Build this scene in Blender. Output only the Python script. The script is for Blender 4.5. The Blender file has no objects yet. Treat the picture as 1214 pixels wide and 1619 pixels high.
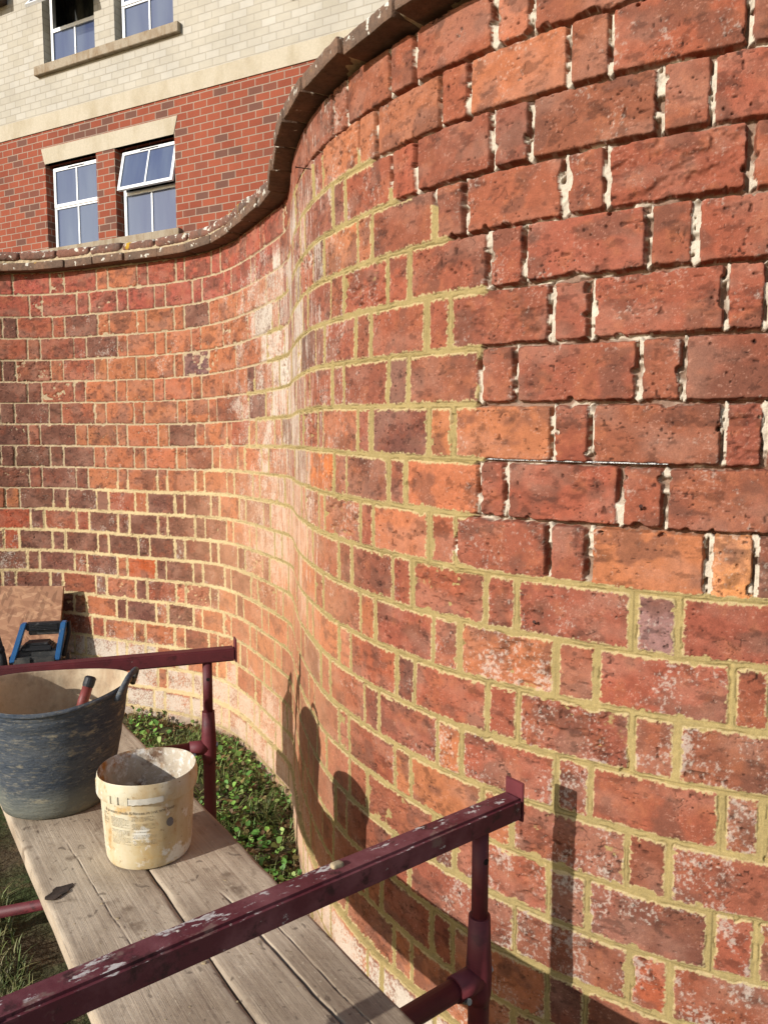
import bpy, bmesh, math, random
import numpy as np
from mathutils import Vector, Matrix

# ------------------------------------------------------------------ camera, sky, sun, exposure
sc = bpy.context.scene
C = sc.collection
R = math.radians
EYE = 1.48
F = 1200.0                      # focal length in photo pixels (photo 1214 x 1619)
TH = R(5.25)
cam_d = bpy.data.cameras.new('camera'); cam = bpy.data.objects.new('camera', cam_d); C.objects.link(cam)
cam.location = (0, 0, EYE); cam.rotation_euler = (R(90) - TH, 0, 0)
cam_d.sensor_fit = 'VERTICAL'; cam_d.sensor_height = 36.0; cam_d.lens = 36.0 * F / 1619.0
cam_d.clip_start = 0.02; cam_d.clip_end = 500
sc.camera = cam
SUN_AZ, SUN_EL = R(38.0), R(21.5)        # travel direction over the ground, from +X towards +Y
world = bpy.data.worlds.new("World"); sc.world = world; world.use_nodes = True
wn = world.node_tree.nodes; wl = world.node_tree.links
sky = wn.new('ShaderNodeTexSky'); sky.sky_type = 'NISHITA'; sky.sun_disc = False
sx, sy = -math.cos(SUN_AZ), -math.sin(SUN_AZ)
sky.sun_elevation = SUN_EL; sky.sun_rotation = math.atan2(sx, sy)
wn['Background'].inputs['Strength'].default_value = 0.12
wl.new(sky.outputs[0], wn['Background'].inputs[0])
sun_d = bpy.data.lights.new('sun', 'SUN'); sun_d.energy = 4.3; sun_d.angle = R(0.53); sun_d.color = (1.0, 0.975, 0.94)
sun = bpy.data.objects.new('sun', sun_d); C.objects.link(sun)
trav = Vector((math.cos(SUN_AZ) * math.cos(SUN_EL), math.sin(SUN_AZ) * math.cos(SUN_EL), -math.sin(SUN_EL)))
sun.rotation_euler = trav.to_track_quat('-Z', 'Y').to_euler()
sun.location = (-6, -5, 6)
sc.view_settings.view_transform = 'Standard'; sc.view_settings.look = 'None'
sc.view_settings.exposure = 0.27; sc.view_settings.gamma = 1.0

# ------------------------------------------------------------------ helpers
def lin(r, g, b, k=1.0):
    o = []
    for c in (r, g, b):
        c /= 255.0
        o.append((c / 12.92 if c <= .04045 else ((c + .055) / 1.055) ** 2.4) * k)
    return tuple(o)
def A(r, g, b, k=0.80): return np.array(lin(r, g, b, k))      # lit colour in the photo -> albedo

def link(name, data, parent=None):
    o = bpy.data.objects.new(name, data); C.objects.link(o)
    if parent: o.parent = parent
    return o
def thing(name, label, cat, group=None, loc=(0, 0, 0), rz=0):
    o = link(name, None); o['label'] = label; o['category'] = cat
    if group: o['group'] = group
    o.location = loc; o.rotation_euler = (0, 0, rz); o.empty_display_size = .1
    return o
def tag(o, label, cat, group=None):
    o['label'] = label; o['category'] = cat
    if group: o['group'] = group
    return o
def mesh_np(name, verts, faces, mat, parent=None, col=None, smooth=False):
    verts = np.asarray(verts, np.float32); faces = np.asarray(faces, np.int32)
    me = bpy.data.meshes.new(name)
    me.vertices.add(len(verts)); me.vertices.foreach_set('co', verts.ravel())
    n = faces.shape[1]
    me.loops.add(faces.size); me.loops.foreach_set('vertex_index', faces.ravel())
    me.polygons.add(len(faces)); me.polygons.foreach_set('loop_start', np.arange(len(faces), dtype=np.int32) * n)
    me.polygons.foreach_set('loop_total', np.full(len(faces), n, np.int32))
    if smooth: me.polygons.foreach_set('use_smooth', np.ones(len(faces), bool))
    me.update(calc_edges=True)
    if col is not None:
        a = me.attributes.new('col', 'FLOAT_COLOR', 'POINT')
        c4 = np.ones((len(verts), 4), np.float32); c4[:, :3] = col
        a.data.foreach_set('color', c4.ravel())
    me.materials.append(mat)
    return link(name, me, parent)
def mesh_bm(name, bm, mats, parent=None, smooth=False):
    me = bpy.data.meshes.new(name)
    if smooth:
        for f in bm.faces: f.smooth = True
    bmesh.ops.recalc_face_normals(bm, faces=bm.faces)
    bm.to_mesh(me); bm.free()
    for m in (mats if isinstance(mats, (list, tuple)) else [mats]): me.materials.append(m)
    return link(name, me, parent)
def box(bm, x0, x1, y0, y1, z0, z1, M=None, bev=0.0):
    g = bmesh.ops.create_cube(bm, size=1.0)
    vs = g['verts']
    for v in vs:
        v.co = Vector(((x0 + x1) / 2 + v.co.x * (x1 - x0), (y0 + y1) / 2 + v.co.y * (y1 - y0), (z0 + z1) / 2 + v.co.z * (z1 - z0)))
    if bev > 0:
        es = list({e for v in vs for e in v.link_edges})
        r = bmesh.ops.bevel(bm, geom=es, offset=bev, segments=2, affect='EDGES')
        vs = list({v for f in r['faces'] for v in f.verts} | {v for v in vs if v.is_valid})
    if M:
        for v in vs: v.co = M @ v.co
    return vs
def tube(bm, pts, r, n=16, caps=True):
    """sweep of a circle through pts (list of Vector), r a number or list"""
    pts = [Vector(p) for p in pts]; rs = r if isinstance(r, (list, tuple)) else [r] * len(pts)
    rings = []; up = None
    for i, p in enumerate(pts):
        t = (pts[min(i + 1, len(pts) - 1)] - pts[max(i - 1, 0)]).normalized()
        if up is None:
            up = Vector((0, 0, 1)) if abs(t.z) < .9 else Vector((1, 0, 0))
        a = t.cross(up).normalized(); b = a.cross(t).normalized(); up = b
        rings.append([bm.verts.new(p + (a * math.cos(2 * math.pi * k / n) + b * math.sin(2 * math.pi * k / n)) * rs[i]) for k in range(n)])
    for i in range(len(rings) - 1):
        for k in range(n):
            bm.faces.new((rings[i][k], rings[i][(k + 1) % n], rings[i + 1][(k + 1) % n], rings[i + 1][k]))
    if caps:
        bm.faces.new(rings[0][::-1]); bm.faces.new(rings[-1])
    return rings
def lathe(prof, n=72, wob=None):
    """profile [(r,z)...] -> bmesh of revolution (open ends)"""
    bm = bmesh.new(); rings = []
    for j, (r, z) in enumerate(prof):
        ring = []
        for k in range(n):
            a = 2 * math.pi * k / n
            rr, zz = (wob(r, z, a) if wob else (r, z))
            ring.append(bm.verts.new((rr * math.cos(a), rr * math.sin(a), zz)))
        rings.append(ring)
    for i in range(len(rings) - 1):
        for k in range(n):
            bm.faces.new((rings[i][k], rings[i][(k + 1) % n], rings[i + 1][(k + 1) % n], rings[i + 1][k]))
    bm.faces.new(rings[0][::-1]); bm.faces.new(rings[-1])
    return bm

def _h(ix, iy, seed):
    n = (ix.astype(np.int64) * 374761393 + iy.astype(np.int64) * 668265263 + int(seed) * 974634777) & 0xFFFFFFFF
    n = ((n ^ (n >> 13)) * 1274126177) & 0xFFFFFFFF
    n = ((n ^ (n >> 16)) * 2246822519) & 0xFFFFFFFF
    return ((n ^ (n >> 15)) & 0xFFFFFF) / float(0xFFFFFF)
def vn(x, y, seed=0):
    ix = np.floor(x); iy = np.floor(y); fx = x - ix; fy = y - iy
    fx = fx * fx * (3 - 2 * fx); fy = fy * fy * (3 - 2 * fy)
    a = _h(ix, iy, seed); b = _h(ix + 1, iy, seed); c = _h(ix, iy + 1, seed); d = _h(ix + 1, iy + 1, seed)
    return (a + (b - a) * fx) * (1 - fy) + (c + (d - c) * fx) * fy        # 0..1
def fbm(x, y, seed=0, octv=4, gain=.5):
    s = 0; a = 1; t = 0
    for o in range(octv):
        s = s + a * vn(x * 2 ** o + 17.3 * o, y * 2 ** o + 9.1 * o, seed + o * 31); t += a; a *= gain
    return s / t
def ss(a, b, x): 
    t = np.clip((x - a) / (b - a), 0, 1); return t * t * (3 - 2 * t)
def mix(a, b, t): return a + (b - a) * t[..., None]

# ---- node material helper
def mat(name, color=(.5, .5, .5), rough=.8, attr=False, n1=None, bump=None, spec=.3, metal=0.0, sub=None, obj=True):
    """n1: list of (scale, color2, lo, hi, stretch) noise layers ; bump: list of (scale, strength, distance)"""
    m = bpy.data.materials.new(name); m.use_nodes = True
    N = m.node_tree.nodes; L = m.node_tree.links; b = N['Principled BSDF']
    b.inputs['Roughness'].default_value = rough; b.inputs['Specular IOR Level'].default_value = spec
    b.inputs['Metallic'].default_value = metal
    tc = N.new('ShaderNodeTexCoord'); src = tc.outputs['Object']
    if attr:
        at = N.new('ShaderNodeAttribute'); at.attribute_name = 'col'; cur = at.outputs['Color']
    else:
        rgb = N.new('ShaderNodeRGB'); rgb.outputs[0].default_value = (*color, 1); cur = rgb.outputs[0]
    for (scale, c2, lo, hi, st) in (n1 or []):
        mp = N.new('ShaderNodeMapping'); mp.inputs['Scale'].default_value = st; L.new(src, mp.inputs[0])
        nz = N.new('ShaderNodeTexNoise'); nz.inputs['Scale'].default_value = scale; nz.inputs['Detail'].default_value = 6
        nz.inputs['Roughness'].default_value = .65; L.new(mp.outputs[0], nz.inputs['Vector'])
        mr = N.new('ShaderNodeMapRange'); mr.inputs['From Min'].default_value = lo; mr.inputs['From Max'].default_value = hi
        L.new(nz.outputs['Fac'], mr.inputs['Value'])
        mx = N.new('ShaderNodeMix'); mx.data_type = 'RGBA'
        L.new(mr.outputs[0], mx.inputs['Factor']); L.new(cur, mx.inputs['A'])
        if isinstance(c2, str):            # 'mul:0.6' multiply
            k = float(c2[4:]); ml = N.new('ShaderNodeMix'); ml.data_type = 'RGBA'; ml.blend_type = 'MULTIPLY'; ml.inputs['Factor'].default_value = 1
            L.new(cur, ml.inputs['A']); ml.inputs['B'].default_value = (k, k, k, 1); L.new(ml.outputs['Result'], mx.inputs['B'])
        else: mx.inputs['B'].default_value = (*c2, 1)
        cur = mx.outputs['Result']
    L.new(cur, b.inputs['Base Color'])
    prev = None
    for (scale, strg, dist, st) in (bump or []):
        mp = N.new('ShaderNodeMapping'); mp.inputs['Scale'].default_value = st; L.new(src, mp.inputs[0])
        nz = N.new('ShaderNodeTexNoise'); nz.inputs['Scale'].default_value = scale; nz.inputs['Detail'].default_value = 5
        nz.inputs['Roughness'].default_value = .6; L.new(mp.outputs[0], nz.inputs['Vector'])
        bp = N.new('ShaderNodeBump'); bp.inputs['Strength'].default_value = strg; bp.inputs['Distance'].default_value = dist
        L.new(nz.outputs['Fac'], bp.inputs['Height'])
        if prev: L.new(prev, bp.inputs['Normal'])
        prev = bp.outputs['Normal']
    if prev: L.new(prev, b.inputs['Normal'])
    return m
U = (1, 1, 1)

# ------------------------------------------------------------------ plan curve of the serpentine wall
CC = 0.118                                            # one course (bricks laid on edge)
# (photo column, X, Y, height of reference bed joint above the eye)
CP = [(None, -5.4, 3.9, .100), (None, -4.5, 3.55, .100), (None, -3.5, 3.80, .100), (None, -2.7, 4.18, .100),
      (40, -2.03, 4.285, .100), (100, -1.784, 4.24, .0994), (200, -1.369, 4.06, .0945), (300, -.993, 3.885, .0955),
      (360, -.765, 3.69, .1005), (430, -.462, 3.173, .1015), (None, -.378, 3.0, .101), (None, -.331, 2.77, .1005), (470, -.287, 2.54, .1005), (485, -.235, 2.34, .099),
      (508, -.179, 2.175, .0951), (533, -.127, 2.064, .0925), (600, -.011, 1.869, .0855), (740, .180, 1.631, .0795),
      (900, .362, 1.484, .0765), (1060, .518, 1.381, .0738), (1180, .632, 1.328, .0734), (None, .72, 1.296, .0734),
      (None, .9, 1.25, .073), (None, 1.2, 1.27, .072), (None, 1.55, 1.45, .071), (None, 1.9, 1.85, .07), (None, 2.15, 2.4, .07)]
P0 = np.array([[p[1], p[2], p[3]] for p in CP])
def catmull(P, n=60):
    out = []
    Q = np.vstack([2 * P[0] - P[1], P, 2 * P[-1] - P[-2]])
    for i in range(1, len(Q) - 2):
        p0, p1, p2, p3 = Q[i - 1], Q[i], Q[i + 1], Q[i + 2]
        # centripetal
        t0 = 0; t1 = t0 + np.linalg.norm((p1 - p0)[:2]) ** .5; t2 = t1 + np.linalg.norm((p2 - p1)[:2]) ** .5; t3 = t2 + np.linalg.norm((p3 - p2)[:2]) ** .5
        t = np.linspace(t1, t2, n, endpoint=False)[:, None]
        A1 = (t1 - t) / (t1 - t0) * p0 + (t - t0) / (t1 - t0) * p1; A2 = (t2 - t) / (t2 - t1) * p1 + (t - t1) / (t2 - t1) * p2
        A3 = (t3 - t) / (t3 - t2) * p2 + (t - t2) / (t3 - t2) * p3
        B1 = (t2 - t) / (t2 - t0) * A1 + (t - t0) / (t2 - t0) * A2; B2 = (t3 - t) / (t3 - t1) * A2 + (t - t1) / (t3 - t1) * A3
        out.append((t2 - t) / (t2 - t1) * B1 + (t - t1) / (t2 - t1) * B2)
    return np.vstack(out + [P[-1:]])
K = catmull(P0)
d = np.r_[0, np.cumsum(np.linalg.norm(np.diff(K[:, :2], axis=0), axis=1))]
SS = np.arange(0, d[-1], .004)
cx, cy, ch = (np.interp(SS, d, K[:, i]) for i in range(3))
def gsm(a, sig):
    n = int(4 * sig / .004); k = np.exp(-.5 * (np.arange(-n, n + 1) * .004 / sig) ** 2); k /= k.sum()
    left = 2 * a[0] - a[n:0:-1]; right = 2 * a[-1] - a[-2:-n - 2:-1]
    return np.convolve(np.r_[left, a, right], k, 'valid')
cx = gsm(cx, .055); cy = gsm(cy, .055); ch = gsm(ch, .10)
tx, ty = np.gradient(cx), np.gradient(cy); tl = np.hypot(tx, ty); SS = np.r_[0, np.cumsum(np.hypot(np.diff(cx), np.diff(cy)))]
tx /= tl; ty /= tl
NX, NY = ty, -tx                                       # faces the camera side
def curve(s):
    s = np.asarray(s, float)
    return np.interp(s, SS, cx), np.interp(s, SS, cy), np.interp(s, SS, NX), np.interp(s, SS, NY), np.interp(s, SS, ch)
def px_at(s, h):                                       # column of the photo for wall position s at height h over the eye
    x, y, _, _, _ = curve(s)
    return 607 + F * x / (y * math.cos(TH) - h * math.sin(TH))
S_ALL = np.arange(SS[0], SS[-1], .002)
S_px0 = S_ALL[np.argmin(np.abs(px_at(S_ALL, 0) - 0))]
def s_of_px(px, h):
    p = px_at(S_ALL, h); m = (S_ALL > S_px0 - .6) & (S_ALL < S_px0 + 5.5)
    pp = np.maximum.accumulate(p[m]); ok = np.r_[True, np.diff(pp) > 1e-6]
    return np.interp(px, pp[ok], S_ALL[m][ok])

# vertical joints of every course, read off the photograph as columns, turned into lengths along the wall
JL = {6: [20, 79, 101, 152, 170, 217, 234, 278, 292, 333, 347, 377, 388, 410, 417],
      5: [47, 67, 120.5, 140, 184, 202, 244, 262, 304, 319, 354, 365, 394.6, 401.5],
      4: [4, 28, 83, 102, 154, 172, 216, 231, 275, 291, 330, 346, 374, 384, 409],
      3: [43, 64, 117, 136, 185, 201, 245, 262, 303, 318, 353, 364, 391, 401],
      2: [4, 26, 80, 100, 149, 169, 215, 230, 275, 290, 330, 344, 373, 384],
      1: [44.5, 66, 117, 135, 184, 200, 243, 260, 304, 319, 354, 363, 391],
      0: [0, 24, 78, 97.5, 150, 168, 211.6, 228, 280, 295, 330, 343, 383],
      -1: [45, 64, 120, 139, 185, 201, 250, 267, 309, 323, 357.5, 366, 394],
      -2: [2, 24, 80, 101, 149, 167, 212, 230, 279, 295, 335, 347, 376],
      -3: [47, 67, 120, 139.5, 186, 202, 249, 265, 309, 323, 359, 370],
      -4: [9, 32, 85, 106, 153, 172, 214, 233, 276.5, 292, 334, 347, 378],
      -5: [49, 71, 121, 141, 187, 205, 250, 265, 308.6, 324, 358, 369, 395],
      -6: [7, 31, 84, 104, 155, 172, 219, 237, 276.5, 292.6, 333, 346, 376.5],
      -7: [44, 64, 118.5, 138, 186, 202, 247, 263, 306, 321, 355, 365],
      -8: [5, 26, 80, 100, 152, 169, 215, 233, 278.5, 293, 332, 345, 374],
      -9: [44, 64, 118, 137, 185, 201, 247, 265, 306, 320, 353.6, 365],
      -10: [5, 26, 80, 100, 147, 166, 213.6, 230, 276.5, 292, 330, 344],
      -11: [45, 65, 119, 137, 186, 201, 231, 249, 279, 296, 343, 358, 375],
      -12: [10, 30, 84, 104, 152, 168, 214, 250, 265, 305, 320, 362, 377],
      -13: [45, 66, 119, 139, 186, 203, 247, 264, 306, 322, 355]}
JR = {6: [525, 548, 616, 655, 780, 840, 1010, 1075, 1270],
      5: [510, 568, 594.5, 695, 741, 898, 965, 1187, 1255],
      4: [482, 526, 545, 618, 657, 777.5, 837, 1044, 1127],
      3: [495, 511, 563.5, 587, 688.5, 733, 892, 957, 1187],
      2: [542, 612, 648, 771, 829, 1026, 1099, 1290],
      1: [513, 562, 586, 675.5, 713.5, 870, 933, 1148, 1215],
      0: [526, 544, 614, 646.5, 760, 815, 1008, 1080, 1275],
      -1: [502.5, 511.5, 567, 588.5, 679, 718.6, 873, 934, 1144, 1210],
      -2: [490, 529, 549, 616, 642, 757, 800, 977.6, 1050, 1250],
      -3: [481, 503, 513, 571, 591.5, 680, 722, 865, 929, 1119, 1195],
      -4: [494, 537, 557, 623.5, 653, 768, 817, 1001, 1073, 1270],
      -5: [511.5, 571.6, 594.5, 686.6, 727, 878, 943.5, 1155.5, 1220],
      -6: [492.5, 536, 555, 628, 656, 770.5, 820, 999.7, 1070, 1265],
      -7: [507, 522, 577, 600, 693, 731, 877.6, 933.4, 1140.6, 1205],
      -8: [536.6, 551.7, 624, 651, 765, 811, 991, 1058, 1245],
      -9: [500, 515, 552, 580, 687, 720, 868, 928, 1124, 1195],
      -10: [530, 547, 622, 648, 758, 814, 994, 1058, 1245],
      -11: [510, 528, 580, 603, 683, 717, 864, 925, 1115, 1180],
      -12: [530, 548, 624, 652, 757, 812, 990, 1055],
      -13: [515, 530, 590, 610, 692, 726, 870, 930, 1110]}
SW, HW = .226, .083
rng = random.Random(5)
COURSES = {}
for k in range(-17, 8):
    kk = k if k in JL else (-13 if (k % 2) else -12)
    if k > 6: kk = 5
    h = .09 + (k + .5) * CC
    hh = h if k in JL else .09 + (kk + .5) * CC
    L = list(s_of_px(np.array(JL[kk], float), hh)); Rr = list(s_of_px(np.array(JR[kk], float), hh))
    def ext(lst, right):
        w = (lst[-1] - lst[-2]) if right else (lst[1] - lst[0])
        isS = w > .15
        out = []; e = lst[-1] if right else lst[0]
        while (e < SS[-1] + .5) if right else (e > SS[0] - .5):
            isS = not isS
            e += (SW if isS else HW) * rng.uniform(.97, 1.03) * (1 if right else -1)
            out.append(e)
        return out
    gap = Rr[0] - L[-1]
    lastS = (L[-1] - L[-2]) > .15; firstS = (Rr[1] - Rr[0]) > .15
    best = None
    for n in range(1, 16):
        seq = []; t = not lastS
        for _ in range(n): seq.append(SW if t else HW); t = not t
        bad = abs(sum(seq) - gap) + (0 if (t == firstS) else .12)
        if best is None or bad < best[0]: best = (bad, seq)
    seq = best[1]; q = gap / sum(seq); mid = []; e = L[-1]
    for w in seq[:-1]: e += w * q; mid.append(e)
    J = ext(L, False)[::-1] + L + mid + Rr + ext(Rr, True)
    COURSES[k] = np.array(J)

# --- per brick tables
off = {}; n = 0
for k, J in COURSES.items(): off[k] = n; n += len(J) - 1
NB = n
rs = np.random.RandomState(11)
b_k = np.zeros(NB); b_s = np.zeros(NB); b_w = np.zeros(NB)
for k, J in COURSES.items():
    sl = slice(off[k], off[k] + len(J) - 1); b_k[sl] = k; b_s[sl] = (J[1:] + J[:-1]) / 2; b_w[sl] = J[1:] - J[:-1]
b_px = px_at(b_s, .09 + (b_k + .5) * CC)
b_rand = rs.rand(NB, 14)
RED, REDBR, DARK, ORG, SALM = A(166, 92, 66), A(147, 87, 65), A(122, 79, 63), A(188, 115, 78), A(224, 164, 120)
LR = A(178, 94, 74)
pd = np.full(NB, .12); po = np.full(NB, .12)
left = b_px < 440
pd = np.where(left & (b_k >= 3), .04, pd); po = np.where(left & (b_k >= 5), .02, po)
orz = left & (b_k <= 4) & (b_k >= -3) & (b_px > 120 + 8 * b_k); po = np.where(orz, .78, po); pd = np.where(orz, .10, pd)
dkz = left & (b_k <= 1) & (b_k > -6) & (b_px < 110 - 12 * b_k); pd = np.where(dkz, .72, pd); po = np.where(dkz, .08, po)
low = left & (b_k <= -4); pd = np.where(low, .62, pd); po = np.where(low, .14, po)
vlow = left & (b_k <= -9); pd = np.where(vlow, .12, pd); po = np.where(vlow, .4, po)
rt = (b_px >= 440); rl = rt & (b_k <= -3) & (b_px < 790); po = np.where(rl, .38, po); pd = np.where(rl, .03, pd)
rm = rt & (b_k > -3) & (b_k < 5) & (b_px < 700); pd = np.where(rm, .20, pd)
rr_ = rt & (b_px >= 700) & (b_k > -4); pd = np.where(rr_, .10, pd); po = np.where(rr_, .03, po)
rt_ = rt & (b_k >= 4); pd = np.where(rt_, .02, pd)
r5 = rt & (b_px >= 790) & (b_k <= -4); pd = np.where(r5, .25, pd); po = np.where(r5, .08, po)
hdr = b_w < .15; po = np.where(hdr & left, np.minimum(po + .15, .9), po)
u = b_rand[:, 0]
b_col = np.zeros((NB, 3))
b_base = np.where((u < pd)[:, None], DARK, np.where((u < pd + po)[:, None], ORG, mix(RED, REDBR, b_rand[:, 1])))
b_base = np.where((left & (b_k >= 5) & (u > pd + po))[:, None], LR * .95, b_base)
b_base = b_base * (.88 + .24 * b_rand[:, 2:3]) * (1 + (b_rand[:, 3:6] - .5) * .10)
b_dark = u < pd
def setb(k, px, col):
    i = np.where((b_k == k))[0]; j = i[np.argmin(np.abs(b_px[i] - px))]; b_base[j] = col; return j
setb(-3, 1157, A(226, 150, 92)); setb(-5, 20, A(178, 88, 60)); setb(-6, 18, A(180, 90, 60)); setb(-4, 1037, A(160, 118, 110))
setb(-7, 228, A(190, 92, 48)); setb(-2, 520, A(210, 118, 62)); setb(-11, 340, A(222, 150, 100)); setb(-8, 292, A(210, 125, 90))
setb(-10, 1025, A(182, 96, 64)); setb(2, 310, A(120, 85, 82)); setb(-1, 900, A(156, 84, 62))
b_off = (b_rand[:, 6] - .5) * .004; b_tx = (b_rand[:, 7] - .5) * .012; b_tz = (b_rand[:, 8] - .5) * .02
b_rot = (b_rand[:, 9] - .5) * .018
b_e = (rs.rand(NB, 4) - .5) * .0035

BKX = [7.2, 6, 5.5, 5, 4.5, 4, 3.5, 3, 2.5, 2, 1.5, 1, .5, 0, -.5, -1, -1.5, -2, -2.5, -2.9, -3.02]
BPX = [430, 470, 560, 590, 600, 632, 712, 705, 700, 772, 780, 765, 752, 757, 790, 757, 700, 752, 716, 740, 900]
def wall_fields(S, H):
    """S along the wall, H height over the eye -> displacement d, colour"""
    X, Y, nx, ny, hr = curve(S)
    PX = 607 + F * X / (Y * math.cos(TH) - H * math.sin(TH))
    wav = (fbm(S * 3.1, H * 9 + 3, 5, 2) - .5) * .004
    kf = (H - hr + wav) / CC
    w1 = (fbm(S / .016, H / .016, 21, 3) - .5) * .0055; w2 = (fbm(S / .016 + 50, H / .016, 22, 3) - .5) * .0055
    k = np.floor(kf).astype(int); k = np.clip(k, -17, 6)
    bid = np.zeros(S.shape, int); xl = np.zeros_like(S); xr = np.zeros_like(S)
    for kk in np.unique(k):
        m = k == kk; J = COURSES[int(kk)]
        i = np.clip(np.searchsorted(J, S[m]) - 1, 0, len(J) - 2)
        bid[m] = off[int(kk)] + i; xl[m] = S[m] - J[i]; xr[m] = J[i + 1] - S[m]
    zl = (kf - k) * CC; e = b_e[bid]
    near = ss(430, 560, PX)
    rk_ = ss(470, 700, PX) * (kf > -2.9)
    jv = .0052 + .0010 * near + .0016 * rk_; jh = .0048 + .0003 * near + .0006 * rk_
    sx_ = (xr - xl) / 2; zc = zl - CC / 2
    zz = zc + b_rot[bid] * sx_
    hx = (xl + xr) / 2
    wx = hx - jv + e[..., 0]; wz = CC / 2 - jh + e[..., 1] * .6
    r = .0045
    ax = np.abs(sx_ + w1 + e[..., 2] * .7) - wx + r; az = np.abs(zz + w2 + e[..., 3] * .5) - wz + r
    sd = -(np.hypot(np.maximum(ax, 0), np.maximum(az, 0)) + np.minimum(np.maximum(ax, az), 0) - r)   # >0 inside brick
    horiz = az > ax
    # chips out of edges
    cn = vn(S / .022, H / .022, 61); chip = ss(.80, .97, cn) * .010
    sd = sd - chip * ss(.02, .0, sd)
    seedx = b_rand[bid, 10] * 40
    fin = fbm(S / .006, H / .006, 71, 3) - .5
    med = fbm(S / .035 + seedx, H / .035, 72, 4) - .5
    face = b_off[bid] + b_tx[bid] * sx_ + b_tz[bid] * zc + med * .0017 + fin * .0010
    pit = ss(.84, .92, vn(S / .0062 + seedx, H / .0048 + seedx, 81)) * ss(.50, .66, fbm(S / .05, H / .05 + seedx, 82, 2))
    pit2 = ss(.90, .96, vn(S / .014 + seedx, H / .010 + seedx, 83)) * ss(.5, .6, b_rand[bid, 11])
    hair_ = ss(.012, .003, np.abs(fbm(S / .06 + seedx, H / .035 + seedx, 119, 4) - .5)) * ss(.60, .66, vn(S / .05 + seedx, H / .04, 120))
    face = face - pit * .0026 - pit2 * .0045 - hair_ * .0012
    rough = ss(.86, .95, b_rand[bid, 12])                   # a few weathered, spalled bricks
    face = face - rough * (ss(.45, .75, fbm(S / .03, H / .02, 90, 3))) * .007
    ins = np.maximum(sd, 0)
    face = face - .0017 * np.exp(-ins / .0015) - np.where(sd < 0, (-sd) * 7.0, 0)
    # ---- mortar kinds
    bx = np.interp(-kf, [-a for a in BKX], BPX) + (fbm(S * 30, H * 30, 95, 2) - .5) * 26
    raked = (PX > bx) & (kf > -2.93)
    lbx = np.interp(-kf, [-7, -3, -1, 0, 1, 2, 2.6, 3.4, 4.2, 5], [470, 436, 410, 385, 368, 345, 170, 120, 50, -200])
    old = (PX < lbx + (vn(S * 9, H * 9, 96) - .5) * 50) & ~raked
    deepold = (~raked) & (~old) & (vn(S / .05, H / .05, 97) > .93)
    mfin = fbm(S / .004, H / .004, 98, 2) - .5; mmed = fbm(S / .02, H / .02, 99, 3) - .5
    f_new = b_off[bid] + b_tx[bid] * sx_ + b_tz[bid] * zc - .0012 + mmed * .0026 + mfin * .0008 - .006 * ss(.0, .006, sd)
    f_new = f_new - .006 * deepold
    f_old = -.0055 + mmed * .005 + mfin * .0016
    lum = fbm(S / .014, H / .020, 101, 3)
    side = ss(-.004, .006, np.where(xl < xr, 1, -1) * (jv * 1.0 - np.minimum(xl, xr)))      # right-hand half of a joint
    lumps = np.where(horiz, ss(.50, .60, fbm(S / .07, H / .03, 102, 3)), ss(.36, .46, lum * .6 + .4 * fbm(S / .03, H / .045, 105, 3) + .10 * np.where(xl < xr, 1, -1) + .01))
    lumps = lumps * np.where(horiz, 1, ss(.30, .44, fbm(S / .08, H / .035, 104, 3)))
    f_rak = -.023 + mmed * .008 + lumps * np.where(horiz, .007, .014) + mfin * .002
    # odd notch where the pointing stops
    floor = np.where(raked, f_rak, np.where(old, f_old, f_new))
    dd = np.maximum(face, floor)
    isb = ss(-.0006, .0004, face - floor)
    # ---- colours
    base = b_base[bid]
    big = fbm(S / .045 + seedx, H / .045 + seedx, 111, 4)
    mot = fbm(S / .012 + seedx, H / .012, 112, 3)
    dk = b_dark[bid]
    c = base * (.80 + .42 * mot[..., None])
    tog = (ss(.52, .66, big) * .75)
    c = mix(c, np.where(dk[..., None], RED * .8, ORG * .92), tog * np.where(dk, .5, .36) * (.6 + .8 * (mot > .5)))
    tod = ss(.53, .68, fbm(S / .06 + 9 + seedx, H / .05, 113, 4))
    c = mix(c, DARK * .95, tod * .62)
    edge = np.exp(-ins / .012)
    c = c * (1 - .10 * (ss(.4, .6, fbm(S / .02, H / .02, 114, 3)) * (1 - edge)))[..., None]
    sp = ss(.66, .78, fbm(S / .0040, H / .0028, 115, 3)) * ss(.42, .6, fbm(S / .04 + seedx, H / .03, 116, 3))
    c = mix(c, A(214, 160, 136), sp * .40)
    dust = fbm(S / .09 + seedx, H / .06, 117, 4); c = mix(c, A(188, 140, 118), ss(.42, .75, dust) * .30)
    soot = ss(.57, .70, fbm(S / .028 + seedx, H / .016, 118, 5, .6)); c = c * (1 - .38 * soot)[..., None]
    hair = ss(.010, .003, np.abs(fbm(S / .06 + seedx, H / .035 + seedx, 119, 4) - .5)) * ss(.60, .66, vn(S / .05 + seedx, H / .04, 120)); c = c * (1 - .55 * hair)[..., None]
    c = c * (1 - .68 * pit - .5 * pit2)[..., None]
    WHT = A(226, 214, 196)
    # efflorescence / lime bloom
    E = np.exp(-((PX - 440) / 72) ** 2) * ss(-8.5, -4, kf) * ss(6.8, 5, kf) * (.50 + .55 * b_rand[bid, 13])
    E = np.maximum(E, .30 * ss(440, 300, PX) * ss(-3, -5, kf) * (b_rand[bid, 13] > .5))
    E = np.maximum(E, .20 * np.exp(-((PX - 200) / 170) ** 2) * (kf < 5) * (b_rand[bid, 13] > .72))
    E = np.maximum(E, .27 * ss(560, 760, PX) * ss(-2.9, -3.6, kf) * (b_rand[bid, 13] > .15))
    E = np.maximum(E, .06 * ss(640, 800, PX) * ss(-3.2, -2.8, kf))
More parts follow.
